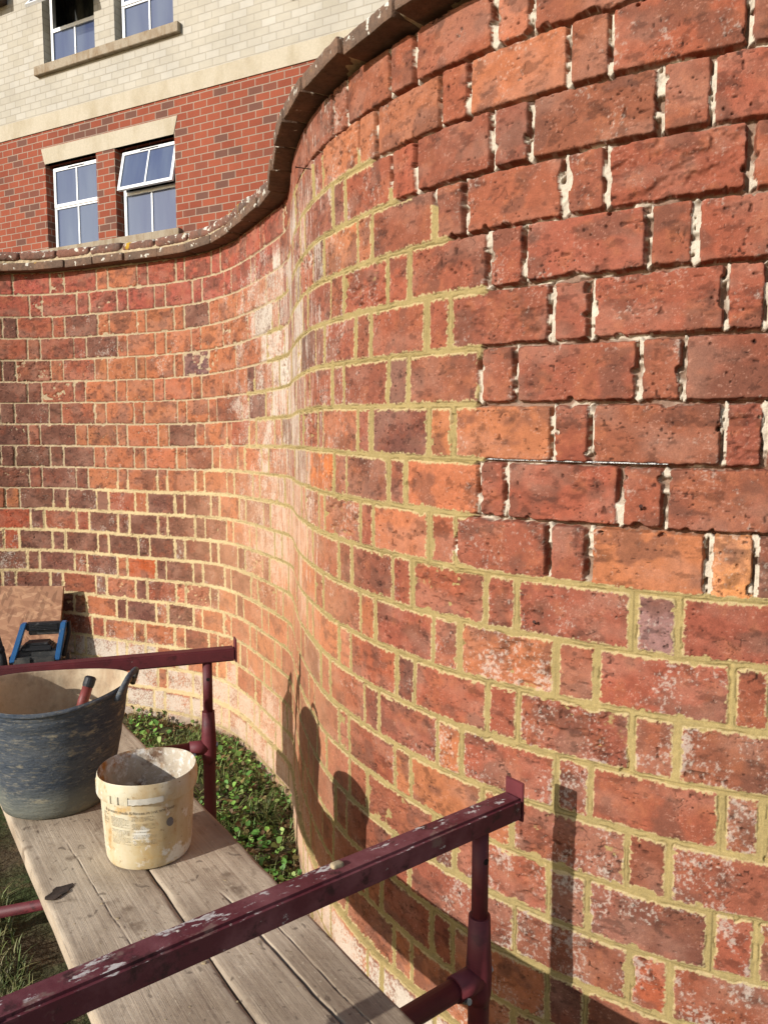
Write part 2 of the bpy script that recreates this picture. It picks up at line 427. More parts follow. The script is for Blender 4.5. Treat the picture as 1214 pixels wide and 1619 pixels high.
    E = np.maximum(E, .92 * ss(-9.2, -10.6, kf) * ss(600, 380, PX) * (b_rand[bid, 13] > .25))
    E = np.maximum(E, .95 * ss(-12.0, -12.25, kf))
    E = np.maximum(E, .36 * ss(640, 500, PX) * ss(440, 500, PX) * ss(-5, -2, kf) )
    ef = fbm(S / .0055 + seedx, H / .006, 121, 4, .65) * .62 + fbm(S / .05 + seedx, H / .06, 122, 2) * .38
    ef = ef + .05 * np.exp(-ins / .008) * (PX > 600)
    streak = ss(420, 450, PX) * ss(540, 500, PX)
    ef = ef * (1 - .5 * streak) + .5 * streak * fbm(S / .008, H / .06, 123, 3)
    E = np.clip(E, 0, 1)
    ea = ss(.67 - .36 * E, .82 - .33 * E, ef) * (E > .02) * np.clip(.34 + E * .55, 0, .88)
    c = mix(c, WHT, ea)
    pale = ss(.25, .9, E) * .30  # soft pale haze painted into the colour, on top of the real bloom
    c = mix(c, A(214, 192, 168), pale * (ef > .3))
    # salmon glare haze painted into the bricks of the lower left curve
    sal_haze = .50 * ss(230, 420, PX) * ss(600, 465, PX) * ss(1, -5, kf) * (.35 + .6 * dust + .45 * b_rand[bid, 13])
    c = mix(c, SALM * 1.05, sal_haze)
    # new mortar smeared over the arrises
    sm = (~raked) * (~old) * ss(.0052, .0020, ins + (fbm(S / .005, H / .005, 131, 3) - .5) * .012 - .0022 * (zz > .02) * horiz + .0012)
    KH = A(172, 150, 98); PALE = A(220, 194, 146); OLDM = A(202, 178, 142); LIME = A(216, 202, 180)
    pl = ss(470, 330, PX) * ss(4, -3, kf) * .9
    mc_new = mix(np.broadcast_to(KH, c.shape), PALE, pl)
    c = mix(c, mix(mc_new, A(226, 202, 150), np.full(S.shape, .6)), sm * .88)
    m_new = mc_new * (.80 + .26 * fbm(S / .03, H / .03, 132, 4) + .20 * fbm(S / .25, H / .25, 136, 3))[..., None] * (1 + .12 * (mfin)[..., None])
    crack = ss(.0016, .0006, np.abs(sd + .0012)) * ss(.50, .62, vn(S / .03, H / .03, 133))
    dd = dd - crack * .003 * (~raked)
    m_new = m_new * (1 - .35 * crack)[..., None]
    m_old = OLDM * (.78 + .34 * fbm(S / .02, H / .02, 134, 4)[..., None])
    m_rak = mix(A(138, 104, 82) * np.ones_like(c), LIME, np.clip(lumps * .9 + .15, 0, 1)) * (.85 + .3 * (mmed + .5)[..., None])
    m_rak = np.where(horiz[..., None], mix(m_rak, A(128, 86, 66), ss(.66, .46, fbm(S / .05, H / .02, 103, 3)) * .8), m_rak)
    mcol = np.where(raked[..., None], m_rak, np.where(old[..., None], m_old, m_new))
    col = mix(mcol, c, isb)
    side_w = (sd < -.0008) & raked & (isb > .5)
    col = np.where(side_w[..., None], mix(base * .8, LIME, ss(.5, .7, lum) * .35), col)
    # damp, dirty foot of the wall
    dirt = ss(-12.6, -13.6, kf + (fbm(S / .05, H / .05, 140, 3) - .5)) * .55
    col = mix(col, A(120, 95, 65), dirt)
    # footing courses step out
    dd = dd + .012 * ss(-11.92, -12.02, kf)
    # warp of the whole old wall
    dd = dd + (fbm(S * 2.2, H * 2.2, 150, 2) - .5) * .010
    return dd, np.clip(col, .002, .95)

M_BRICK = mat('old_brick_and_mortar', attr=True, rough=.9, spec=.25,
              n1=[(420, 'mul:0.72', .42, .72, U), (90, 'mul:0.86', .4, .7, U)],
              bump=[(520, .35, .0015, U), (140, .25, .003, U)])
def wall_patch(name, s0, s1, ds, h0, h1, dh, parent):
    s = np.arange(s0, s1 + ds, ds); h = np.arange(h0, h1 + dh, dh)
    S, H = np.meshgrid(s, h)
    D = np.zeros(S.shape); COL = np.zeros(S.shape + (3,))
    for a in range(0, S.shape[0], 128):
        D[a:a + 128], COL[a:a + 128] = wall_fields(S[a:a + 128], H[a:a + 128])
    X, Y, nx, ny, hr = curve(S)
    V = np.stack([X + nx * D, Y + ny * D, H + EYE], -1).reshape(-1, 3)
    nr, nc = S.shape; idx = np.arange(nr * nc).reshape(nr, nc)
    Fc = np.stack([idx[:-1, :-1], idx[:-1, 1:], idx[1:, 1:], idx[1:, :-1]], -1).reshape(-1, 4)
    return V, Fc, COL.reshape(-1, 3)
wall = thing('serpentine_wall', 'old curving red brick garden wall, partly repointed with yellow mortar, under a brick coping', 'wall')
HT = .09 + 7 * CC + .012; HB = -1.80
sA = float(s_of_px(-70, 0)); sM = float(s_of_px(474, 0)); sB = float(s_of_px(1290, 0))
Vs, Fs, Cs = [], [], []; nv = 0
for (a, b, ds, dh) in ((SS[0], sA + .01, .010, .010), (sA, sM + .004, .0034, .0034), (sM, sB, .0017, .0018), (sB - .01, SS[-1], .008, .008)):
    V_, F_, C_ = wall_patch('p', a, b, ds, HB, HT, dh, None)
    Vs.append(V_); Fs.append(F_ + nv); Cs.append(C_); nv += len(V_)
# back face and top of the wall body
s = np.arange(SS[0], SS[-1], .03); X, Y, nx, ny, hr = curve(s); T = .215
pr = [(0.0, HT), (-T, HT), (-T, HB)]
V_ = np.concatenate([np.stack([X + nx * dd_, Y + ny * dd_, np.full_like(X, hh_ + EYE)], -1) for dd_, hh_ in pr])
idx = np.arange(len(V_)).reshape(3, -1)
F_ = np.concatenate([np.stack([idx[i, :-1], idx[i, 1:], idx[i + 1, 1:], idx[i + 1, :-1]], -1) for i in range(2)])
Vs.append(V_); Fs.append(F_ + nv); Cs.append(np.tile(REDBR, (len(V_), 1)))
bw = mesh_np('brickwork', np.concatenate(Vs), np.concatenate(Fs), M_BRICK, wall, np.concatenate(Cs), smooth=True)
del Vs, Fs, Cs

# ---- rough box used for coping bricks, stones, clods
def rough_box(Lx, Ly, Lz, res, amp, rnd, seed, top_round=0.0):
    V = []; Fq = []; base = 0
    dims = (Lx, Ly, Lz)
    for ax in range(3):
        a, b = [i for i in range(3) if i != ax]
        na = max(2, int(dims[a] / res)); nb = max(2, int(dims[b] / res))
        for sg in (-1, 1):
            ga, gb = np.meshgrid(np.linspace(-.5, .5, na + 1) * dims[a], np.linspace(-.5, .5, nb + 1) * dims[b])
            P = np.zeros((ga.size, 3)); P[:, a] = ga.ravel(); P[:, b] = gb.ravel(); P[:, ax] = sg * dims[ax] / 2
            idx = np.arange(ga.size).reshape(ga.shape)
            q = np.stack([idx[:-1, :-1], idx[:-1, 1:], idx[1:, 1:], idx[1:, :-1]], -1).reshape(-1, 4)
            if (sg > 0) == (ax == 1): q = q[:, ::-1]
            V.append(P); Fq.append(q + base); base += len(P)
    V = np.concatenate(V); Fq = np.concatenate(Fq)
    half = np.array(dims) / 2
    r = min(rnd, half.min() * .9)
    inner = np.clip(V, -(half - r), half - r); dv = V - inner; ln = np.linalg.norm(dv, axis=1, keepdims=True)
    V = np.where(ln > 1e-9, inner + dv / np.maximum(ln, 1e-9) * r, V)
    if top_round > 0:
        t = np.clip(-V[:, 1] / half[1], 0, 1); z = V[:, 2] > 0
        V[:, 2] -= np.where(z, (t ** 3) * top_round * (V[:, 2] / half[2]), 0)
    sc_ = 40.0
    nrm = V / np.maximum(np.linalg.norm(V, axis=1, keepdims=True), 1e-6)
    nz = fbm(V[:, 0] * sc_ + seed * 3.1 + V[:, 1] * 17, V[:, 2] * sc_ + V[:, 1] * 31 + seed, 7, 3) - .5
    nz2 = fbm(V[:, 0] * 160 + seed + V[:, 1] * 90, V[:, 2] * 160 + V[:, 1] * 110, 8, 2) - .5
    V = V + nrm * (nz * amp * 2 + nz2 * amp * .7)[:, None]
    return V, Fq

# ------------------------------------------------------------------ coping of the wall
def lichen_mat(name, c1, c2, white_lo):
    m = mat(name, c1, .92, n1=[(9, c2, .42, .62, U), (60, 'mul:0.6', .45, .7, U)], bump=[(180, .5, .004, U), (45, .4, .006, U)])
    N = m.node_tree.nodes; L = m.node_tree.links; b = N['Principled BSDF']; cur = b.inputs['Base Color'].links[0].from_socket
    tc = [n for n in N if n.type == 'TEX_COORD'][0]
    geo = N.new('ShaderNodeNewGeometry'); sep = N.new('ShaderNodeSeparateXYZ'); L.new(geo.outputs['Normal'], sep.inputs[0])
    for (sc_, col, lo, hi) in ((34, lin(225, 218, 200, .8), white_lo, white_lo + .05), (11, lin(205, 160, 50, .75), .66, .72)):
        nz = N.new('ShaderNodeTexNoise'); nz.inputs['Scale'].default_value = sc_; nz.inputs['Detail'].default_value = 4; L.new(tc.outputs['Object'], nz.inputs['Vector'])
        ad = N.new('ShaderNodeMath'); ad.operation = 'MULTIPLY_ADD'; ad.inputs[1].default_value = .06; L.new(sep.outputs['Z'], ad.inputs[0]); L.new(nz.outputs['Fac'], ad.inputs[2])
        mr = N.new('ShaderNodeMapRange'); mr.inputs['From Min'].default_value = lo; mr.inputs['From Max'].default_value = hi; L.new(ad.outputs[0], mr.inputs['Value'])
        mx = N.new('ShaderNodeMix'); mx.data_type = 'RGBA'; L.new(mr.outputs[0], mx.inputs['Factor']); L.new(cur, mx.inputs['A']); mx.inputs['B'].default_value = (*col, 1)
        cur = mx.outputs['Result']
    L.new(cur, b.inputs['Base Color'])
    return m
M_COPE1 = lichen_mat('weathered_oversailing_brick', lin(112, 90, 74, .8), lin(136, 104, 82, .8), .62)
M_COPE2 = lichen_mat('lichened_coping_brick', lin(142, 98, 80, .8), lin(112, 92, 80, .8), .59)
M_CMORT = mat('coping_mortar', lin(205, 182, 145, .8), .95, n1=[(30, 'mul:0.55', .4, .65, U)], bump=[(120, .6, .006, U)])
sFold = float(s_of_px(455, 0))
def cshift(q): return -.085 * ss(sFold - .35, sFold + .10, np.asarray(q, float))
def coping_run(name, z0, hgt, front, back, length, amp, rnd, seed, m, phase, tr=0.0):
    V, Fq, base = [], [], 0
    r = random.Random(seed); s = SS[0] + .02 + phase
    sM_ = float(s_of_px(560, .9))
    while s < SS[-1] - length:
        L_ = length * r.uniform(.93, 1.06)
        x0, y0, nx0, ny0, hr0 = curve(s); x1, y1, nx1, ny1, hr1 = curve(s + L_)
        tdir = np.array([x1 - x0, y1 - y0]); chord = np.linalg.norm(tdir); tdir /= chord; nd = np.array([tdir[1], -tdir[0]])
        vis = s > sA - .3 and s < sB
        fr = front + r.uniform(-.007, .007) + (cshift(s + L_ / 2) if z0 > ZT + .03 else 0); g = r.uniform(.006, .012)
        # fans out on the outside of each bend
        v, q = rough_box(chord - g, fr + back, hgt, (.007 if vis else .03), amp, rnd, r.random() * 90, tr)
        zj = r.uniform(-.002, .002); tilt = r.uniform(-.015, .015)
        v[:, 2] += v[:, 1] * tilt + v[:, 0] * r.uniform(-.012, .012)
        # local: x along, -y front
        mid = np.array([(x0 + x1) / 2, (y0 + y1) / 2]) + nd * (fr - back) / 2
        W = np.zeros_like(v)
        W[:, 0] = mid[0] + v[:, 0] * tdir[0] - v[:, 1] * nd[0] * 1.0
        W[:, 1] = mid[1] + v[:, 0] * tdir[1] - v[:, 1] * nd[1] * 1.0
        W[:, 2] = EYE + float(hr0) + z0 + hgt / 2 + zj + v[:, 2]
        V.append(W); Fq.append(q + base); base += len(W)
        s += L_
    return mesh_np(name, np.concatenate(V), np.concatenate(Fq), m, wall, smooth=True)
ZT = 7 * CC
coping_run('oversailing_course', ZT + .002, .042, .067, .28, .215, .0026, .007, 3, M_COPE1, .07)
coping_run('coping_course', ZT + .055, .058, .048, .26, .226, .0035, .020, 9, M_COPE2, .0, .014)
# bedding mortar
s = np.arange(SS[0], SS[-1], .006); X, Y, nx, ny, hr = curve(s)
prof = [(.046, ZT + .040), (.044, ZT + .046), (.040, ZT + .058), (.030, ZT + .07), (.022, ZT + .09), (.0, ZT + .104), (-.20, ZT + .104), (-.25, ZT + .08), (-.25, ZT - .01), (-.2, ZT - .01), (-.02, ZT + .006), (.03, ZT + .010), (.046, ZT + .02), (.050, ZT + .034), (.046, ZT + .040)]
V_ = []
for (dd_, zz_) in prof:
    jit = (fbm(s * 60, np.full_like(s, zz_ * 40), 3, 2) - .5) * (.014 if dd_ > .02 else .003)
    if zz_ > ZT + .045 and dd_ > -.1: jit = jit + cshift(s)
    V_.append(np.stack([X + nx * (dd_ + jit), Y + ny * (dd_ + jit), hr + zz_ + EYE + (fbm(s * 50, s * 0 + zz_ * 50, 4, 2) - .5) * .004], -1))
idx = np.arange(len(prof) * len(s)).reshape(len(prof), -1)
F_ = np.concatenate([np.stack([idx[i, :-1], idx[i, 1:], idx[i + 1, 1:], idx[i + 1, :-1]], -1) for i in range(len(prof) - 1)])
mesh_np('coping_mortar', np.concatenate(V_), F_, M_CMORT, wall)

# ------------------------------------------------------------------ ground
def ground_h(x, y):
    return (fbm(x * 2.2, y * 2.2, 200, 4) - .5) * .09 + (fbm(x * 14, y * 14, 201, 3) - .5) * .03 - .035 * ss(3.2, 2.0, y) 
def axis(lo, hi, a, b, fine, n):
    return np.unique(np.r_[np.linspace(lo, a, n) if lo < a else [], np.arange(a, b, fine), np.linspace(b, hi, n)])
gx = axis(-40, 40, -3.0, 1.0, .02, 40); gy = axis(-30, 60, .2, 4.6, .02, 40)
GX, GY = np.meshgrid(gx, gy); GZ = ground_h(GX, GY)
idx = np.arange(GX.size).reshape(GX.shape); F_ = np.stack([idx[:-1, :-1], idx[:-1, 1:], idx[1:, 1:], idx[1:, :-1]], -1).reshape(-1, 4)
M_GROUND = mat('turf_and_soil', lin(96, 82, 58, .8), .97, n1=[(3.5, lin(74, 84, 44, .8), .42, .58, U), (14, lin(120, 100, 72, .8), .52, .66, U), (80, 'mul:0.5', .45, .7, U)],
               bump=[(60, .8, .02, U), (250, .5, .005, U)])
g = mesh_np('ground', np.stack([GX, GY, GZ], -1).reshape(-1, 3), F_, M_GROUND, smooth=True); g['kind'] = 'structure'

# side of the wall a point lies on (positive = camera side), in metres
cpts = np.stack([cx, cy], -1)[::6]; cnrm = np.stack([NX, NY], -1)[::6]
def wall_side(x, y):
    out = np.zeros(len(x))
    for a in range(0, len(x), 4000):
        P = np.stack([x[a:a + 4000], y[a:a + 4000]], -1); D = P[:, None, :] - cpts[None]
        i = np.argmin((D ** 2).sum(-1), 1); out[a:a + 4000] = (D[np.arange(len(P)), i] * cnrm[i]).sum(-1)
    return out
def scatter(n, x0, x1, y0, y1, rs_): 
    x = rs_.uniform(x0, x1, n); y = rs_.uniform(y0, y1, n); return x, y
BD = np.array([-.573, .8195]); BN = np.array([.8195, .573])        # direction of the boards, and across them (to the right)
BR = np.array([-.0768, 1.327])                                      # point on the right-hand edge
def board_across(x, y): return (x - BR[0]) * BN[0] + (y - BR[1]) * BN[1]
M_LEAF = mat('leaf', attr=True, rough=.6, spec=.35, n1=[(200, 'mul:0.75', .45, .65, U)])
def foliage(name, n_leaf, n_blade, area, keep, seed, leaf_len, blade_len, green, dry, leafcols):
    r = np.random.RandomState(seed); V = []; Fq = []; Cc = []; base = 0
    if n_leaf:
        x, y = scatter(n_leaf, *area, r); k = keep(x, y); k &= fbm(x * 9, y * 9, seed + 3, 3) + r.uniform(-.1, .1, len(x)) > .46; x = x[k]; y = y[k]; n = len(x)
        z = ground_h(x, y) + r.uniform(.004, .055, n) * (.3 + fbm(x * 6, y * 6, 5, 2))
        th = r.uniform(0, 2 * np.pi, n); L = r.uniform(*leaf_len, n); tilt = r.uniform(-.2, 1.0, n); roll = r.uniform(-.6, .6, n)
        # heart/lobed leaf of 8 points around a folded midrib
        pts = np.array([(0, 0), (.25, .42), (.55, .48), (.8, .30), (1.05, 0), (.8, -.30), (.55, -.48), (.25, -.42)])
        fold = np.array([0, .13, .16, .08, -.05, .08, .16, .13])
        dx = np.stack([np.cos(th) * np.cos(tilt), np.sin(th) * np.cos(tilt), np.sin(tilt)], -1)
        sd_ = np.stack([-np.sin(th), np.cos(th), roll], -1); up = np.cross(dx, sd_)
        P = np.stack([x, y, z], -1)[:, None, :] + L[:, None, None] * (pts[None, :, :1] * dx[:, None] + pts[None, :, 1:] * sd_[:, None] + fold[None, :, None] * up[:, None])
        V.append(P.reshape(-1, 3)); i0 = np.arange(n)[:, None] * 8
        Fq.append(np.concatenate([i0 + np.array([[0, 1, 2, 3]]), i0 + np.array([[0, 3, 4, 5]]), i0 + np.array([[0, 5, 6, 7]])]) + base); base += n * 8
        ci = r.randint(0, len(leafcols), n); c = np.array(leafcols)[ci] * r.uniform(.6, 1.35, (n, 1)); Cc.append(np.repeat(c, 8, 0))
    if n_blade:
        x, y = scatter(n_blade, *area, r); k = keep(x, y) & (fbm(x * 5, y * 5, seed, 3) + r.uniform(-.12, .12, len(x)) > .42); x = x[k]; y = y[k]; n = len(x)
        z = ground_h(x, y) - .004; th = r.uniform(0, 2 * np.pi, n); L = r.uniform(*blade_len, n); lean = r.uniform(.3, 1.5, n); w = r.uniform(.0012, .0028, n)
        d1 = np.stack([np.cos(th), np.sin(th), 0 * th], -1); sdv = np.stack([-np.sin(th), np.cos(th), 0 * th], -1)
        Pm = np.stack([x, y, z], -1)
        rows = []
        for t, ww in ((0, 1), (.4, .9), (.75, .6), (1, .12)):
            cpos = Pm + d1 * (L * lean * .7 * t ** 1.6)[:, None] + np.array([0, 0, 1.]) * (L * (t - .45 * t * t * np.clip(lean, 0, 1.2)))[:, None]
            rows += [cpos - sdv * (w * ww)[:, None], cpos + sdv * (w * ww)[:, None]]
        V.append(np.stack(rows, 1).reshape(-1, 3)); i0 = np.arange(n)[:, None] * 8 + base
        Fq.append(np.concatenate([i0 + np.array([[0, 1, 3, 2]]), i0 + np.array([[2, 3, 5, 4]]), i0 + np.array([[4, 5, 7, 6]])])); base += n * 8
        t = r.rand(n, 1) ** 1.5; c = (np.array(green) * (1 - t) + np.array(dry) * t) * r.uniform(.6, 1.3, (n, 1)); Cc.append(np.repeat(c, 8, 0))
    o = mesh_np(name, np.concatenate(V), np.concatenate(Fq), M_LEAF, None, np.concatenate(Cc)); o['kind'] = 'stuff'; return o
G1, G2, G3 = lin(128, 168, 72, .8), lin(98, 144, 62, .8), lin(160, 180, 98, .8)
def keepR(x, y):
    w = wall_side(x, y); q = fbm(x * 3.5, y * 3.5, 77, 3) + .9 * (w - .10)
    soil = (y < 2.45) & (w < .30)
    return (w > .02) & (w < 1.6) & (board_across(x, y) > -.2) & ((q > .36) & ~(soil & (vn(x * 30, y * 30, 6) > .25)))
o = foliage('weeds', 24000, 46000, (-2.4, .1, 1.7, 4.3), keepR, 31, (.010, .028), (.03, .085), lin(112, 140, 62, .8), lin(150, 140, 90, .8), [G1, G2, G3, G2, lin(128, 112, 66, .8), lin(110, 84, 54, .8)])
o['label'] = 'low green weeds and grass growing between the boards and the wall'
def keepL(x, y): return (board_across(x, y) < -.36) & (wall_side(x, y) > .05)
o = foliage('grass', 250, 60000, (-2.4, -.2, .9, 4.0), keepL, 41, (.008, .02), (.03, .085), lin(96, 112, 56, .8), lin(150, 138, 92, .8), [G1, G2, lin(110, 100, 55, .8)])
o['label'] = 'thin trodden grass on the muddy ground left of the boards'
# loose earth along the foot of the wall
M_SOIL = mat('loose_earth', lin(140, 110, 74, .8), .98, n1=[(40, 'mul:0.5', .4, .65, U)], bump=[(150, .8, .006, U)])
V, Fq, base = [], [], 0; r = np.random.RandomState(8)
x, y = scatter(9000, -1.6, .2, 1.5, 4.2, r); w = wall_side(x, y); keep = (w > .0) & (w < np.where(y < 2.5, .26, .07)); x, y = x[keep][:1600], y[keep][:1600]
for i in range(len(x)):
    q = r.uniform(.004, .016); v, f = rough_box(q * 2, q * 1.6, q * 1.3, q, q * .25, q * .6, i)
    a = r.uniform(0, 6.28); R2 = np.array([[math.cos(a), -math.sin(a), 0], [math.sin(a), math.cos(a), 0], [0, 0, 1]])
    V.append(v @ R2.T + np.array([x[i], y[i], float(ground_h(x[i:i + 1], y[i:i + 1])[0]) + q * .3])); Fq.append(f + base); base += len(v)
o = mesh_np('loose_soil', np.concatenate(V), np.concatenate(Fq), M_SOIL); o['kind'] = 'stuff'

# ------------------------------------------------------------------ scaffold boards
HBRD = EYE - .935; BW, BT = .208, .036
M_WOOD = None
def wood_mat():
    m = bpy.data.materials.new('weathered_board'); m.use_nodes = True
    N = m.node_tree.nodes; L = m.node_tree.links; b = N['Principled BSDF']; b.inputs['Roughness'].default_value = .88; b.inputs['Specular IOR Level'].default_value = .2
    tc = N.new('ShaderNodeTexCoord')
    def noise(scale, st, det=6, dist=0):
        mp = N.new('ShaderNodeMapping'); mp.inputs['Scale'].default_value = st; L.new(tc.outputs['Object'], mp.inputs[0])
        n = N.new('ShaderNodeTexNoise'); n.inputs['Scale'].default_value = scale; n.inputs['Detail'].default_value = det; n.inputs['Distortion'].default_value = dist
        L.new(mp.outputs[0], n.inputs['Vector']); return n.outputs['Fac']
    def ramp(f, lo, hi):
        r = N.new('ShaderNodeMapRange'); r.inputs['From Min'].default_value = lo; r.inputs['From Max'].default_value = hi; L.new(f, r.inputs['Value']); return r.outputs[0]
    def mx(fac, a, c2, k=1.0):
        x = N.new('ShaderNodeMix'); x.data_type = 'RGBA'
        if k != 1.0:
            q = N.new('ShaderNodeMath'); q.operation = 'MULTIPLY'; q.inputs[1].default_value = k; L.new(fac, q.inputs[0]); fac = q.outputs[0]
        L.new(fac, x.inputs['Factor'])
        if isinstance(a, tuple): x.inputs['A'].default_value = (*a, 1)
        else: L.new(a, x.inputs['A'])
        x.inputs['B'].default_value = (*c2, 1); return x.outputs['Result']
    grain = noise(9, (.35, 26, 8), 8, .25); fine = noise(40, (.25, 30, 10), 4); blot = noise(5, (1, 1.6, 1), 5); blot2 = noise(19, (1, 1.3, 1), 4); sp = noise(90, (1, 1, 1), 3)
    c = mx(ramp(grain, .35, .68), lin(207, 189, 164, .8), lin(193, 174, 149, .8))
    c = mx(ramp(fine, .52, .66), c, lin(150, 126, 104, .8), .22)
    c = mx(ramp(blot, .48, .66), c, lin(156, 136, 114, .8), .7)
    c = mx(ramp(blot2, .58, .70), c, lin(104, 84, 66, .8), .6)
    b3 = noise(2.2, (1, 1.3, 1), 6); c = mx(ramp(b3, .5, .62), c, lin(140, 120, 98, .8), .55)
    b4 = noise(30, (1, 1.6, 1), 6, 1.0); c = mx(ramp(b4, .63, .68), c, lin(70, 56, 46, .8), .55)
    c = mx(ramp(sp, .66, .74), c, lin(225, 210, 180, .8), .5)
    L.new(c, b.inputs['Base Color'])
    ad = N.new('ShaderNodeMath'); ad.operation = 'ADD'; L.new(grain, ad.inputs[0]); L.new(fine, ad.inputs[1])
    bp = N.new('ShaderNodeBump'); bp.inputs['Strength'].default_value = .28; bp.inputs['Distance'].default_value = .0025; L.new(ad.outputs[0], bp.inputs['Height'])
    bp2 = N.new('ShaderNodeBump'); bp2.inputs['Strength'].default_value = .3; bp2.inputs['Distance'].default_value = .003; L.new(sp, bp2.inputs['Height']); L.new(bp.outputs[0], bp2.inputs['Normal'])
    L.new(bp2.outputs[0], b.inputs['Normal'])
    return m
M_WOOD = wood_mat()
def board(label, across_c, d0, d1, seed, cracks):
    """local x along the board, y across, z up"""
    L_ = d1 - d0; xs = np.arange(0, L_ + .006, .006); ys = np.linspace(-BW / 2, BW / 2, 110)
    Xg, Yg = np.meshgrid(xs, ys)
    ed = BW / 2 - np.abs(Yg); ed = ed + (fbm(Xg * 18, Yg * 0 + seed, seed, 3) - .5) * .006
    Z = -.004 * np.exp(-np.maximum(ed, 0) / .003) + (fbm(Xg * 3, Yg * 60, seed + 3, 3) - .5) * .0016 + (fbm(Xg * 2, Yg * 6, seed + 4, 2) - .5) * .004
    for (x0, x1, y0, y1, wd, dp) in cracks:
        t = np.clip((Xg - x0) / (x1 - x0), 0, 1); yc = y0 + (y1 - y0) * t + (fbm(Xg * 9, Xg * 0 + y0, seed + 9, 3) - .5) * .012
        Z -= dp * np.exp(-((Yg - yc) / wd) ** 2) * ((Xg > x0) & (Xg < x1)) * np.minimum(1, np.minimum(Xg - x0, x1 - Xg) * 8)
    wob = (fbm(Xg * 6, Yg * 0, seed + 5, 3) - .5) * .004 * (np.abs(Yg) / (BW / 2))
    top = np.stack([Xg, Yg + wob * np.sign(Yg), Z], -1)
    nr, nc = Xg.shape; V = [top.reshape(-1, 3)]; idx = np.arange(nr * nc).reshape(nr, nc)
    F_ = [np.stack([idx[:-1, :-1], idx[:-1, 1:], idx[1:, 1:], idx[1:, :-1]], -1).reshape(-1, 4)]; base = nr * nc
    # sides and bottom as a strip around: edges (left,right,ends)
    def skirt(line, flip):
        nonlocal base
        n = len(line); rows = [line]
        for t in (.15, .5, .9, 1.0):
            q = line.copy(); q[:, 2] = line[:, 2] * (1 - t) - BT * t; rows.append(q)
        V.append(np.concatenate(rows)); ii = np.arange(5 * n).reshape(5, n) + base
        f = np.stack([ii[:-1, :-1], ii[1:, :-1], ii[1:, 1:], ii[:-1, 1:]], -1).reshape(-1, 4)
        F_.append(f[:, ::-1] if flip else f); base += 5 * n
        return ii[-1]
    a = skirt(top[0], False); b_ = skirt(top[-1], True); skirt(top[:, 0], True); skirt(top[:, -1], False)
    F_.append(np.stack([a[:-1], b_[:-1], b_[1:], a[1:]], -1))
    o = mesh_np('scaffold_board', np.concatenate(V), np.concatenate(F_), M_WOOD, smooth=False)
    p = BR + BD * d0 + BN * across_c
    o.location = (p[0], p[1], HBRD); o.rotation_euler = (0, 0, math.atan2(BD[1], BD[0]))
    return tag(o, label, 'scaffold board', 'scaffold boards on the trestles')
# local +y points to the left of the walking direction
b1 = board('left-hand weathered scaffold board, under the big tub and its outer edge over the grass', -.315, -.80, 1.66, 3,
           [(.9, 1.55, .0, .02, .0008, .0022)])
b2 = board('right-hand weathered scaffold board next to the brick wall, with a long crack in it', -.104, -.80, 1.60, 8,
           [(.05, 1.10, -.035, .012, .0020, .012), (.5, 1.05, -.05, -.03, .0008, .003)])
b2.location.z += .002

# dried leaf and crumbs of mortar lying on the boards
M_DRYL = mat('dried_leaf', lin(82, 68, 58, .8), .85, n1=[(60, 'mul:0.5', .4, .6, U)])
bm = bmesh.new(); cl = random.Random(2); ring = []
for i in range(18):
    a = 2 * math.pi * i / 18; rr = .021 * (1 + .28 * math.sin(2 * a + .4) + .12 * math.sin(5 * a)) * cl.uniform(.9, 1.1)
    ring.append(bm.verts.new((rr * math.cos(a) * 1.25, rr * math.sin(a) * .85, .0012 + .0022 * abs(math.sin(a)))))
c0 = bm.verts.new((0, 0, .0008))
for i in range(18): bm.faces.new((c0, ring[i], ring[(i + 1) % 18]))
lf = mesh_bm('dried_leaf', bm, M_DRYL); md = lf.modifiers.new('t', 'SOLIDIFY'); md.thickness = .0012
tag(lf, 'small dark dried leaf lying near the outer edge of the left board', 'leaf')
lf.location = (-.676, 1.500, HBRD + .001); lf.rotation_euler = (0, 0, R(50))
M_CRUMB = mat('mortar_crumbs', lin(186, 166, 132, .8), .95, n1=[(70, 'mul:0.6', .4, .65, U)])
V, Fq, base = [], [], 0; rc = np.random.RandomState(77)
for i in range(260):
    al = rc.uniform(-.7, 1.5); ac = -rc.beta(1.2, 1.8) * .40 - .008
    if abs(ac + .209) < .006: continue
    q = rc.gamma(1.4, .0007) + .0006; v, f = rough_box(q * 2, q * 1.6, q * .9, q, q * .3, q * .4, i); pt = BR + BD * al + BN * ac
    V.append(v + np.array([pt[0], pt[1], HBRD + q * .35])); Fq.append(f + base); base += len(v)
o = mesh_np('mortar_crumbs', np.concatenate(V), np.concatenate(Fq), M_CRUMB); o['kind'] = 'stuff'

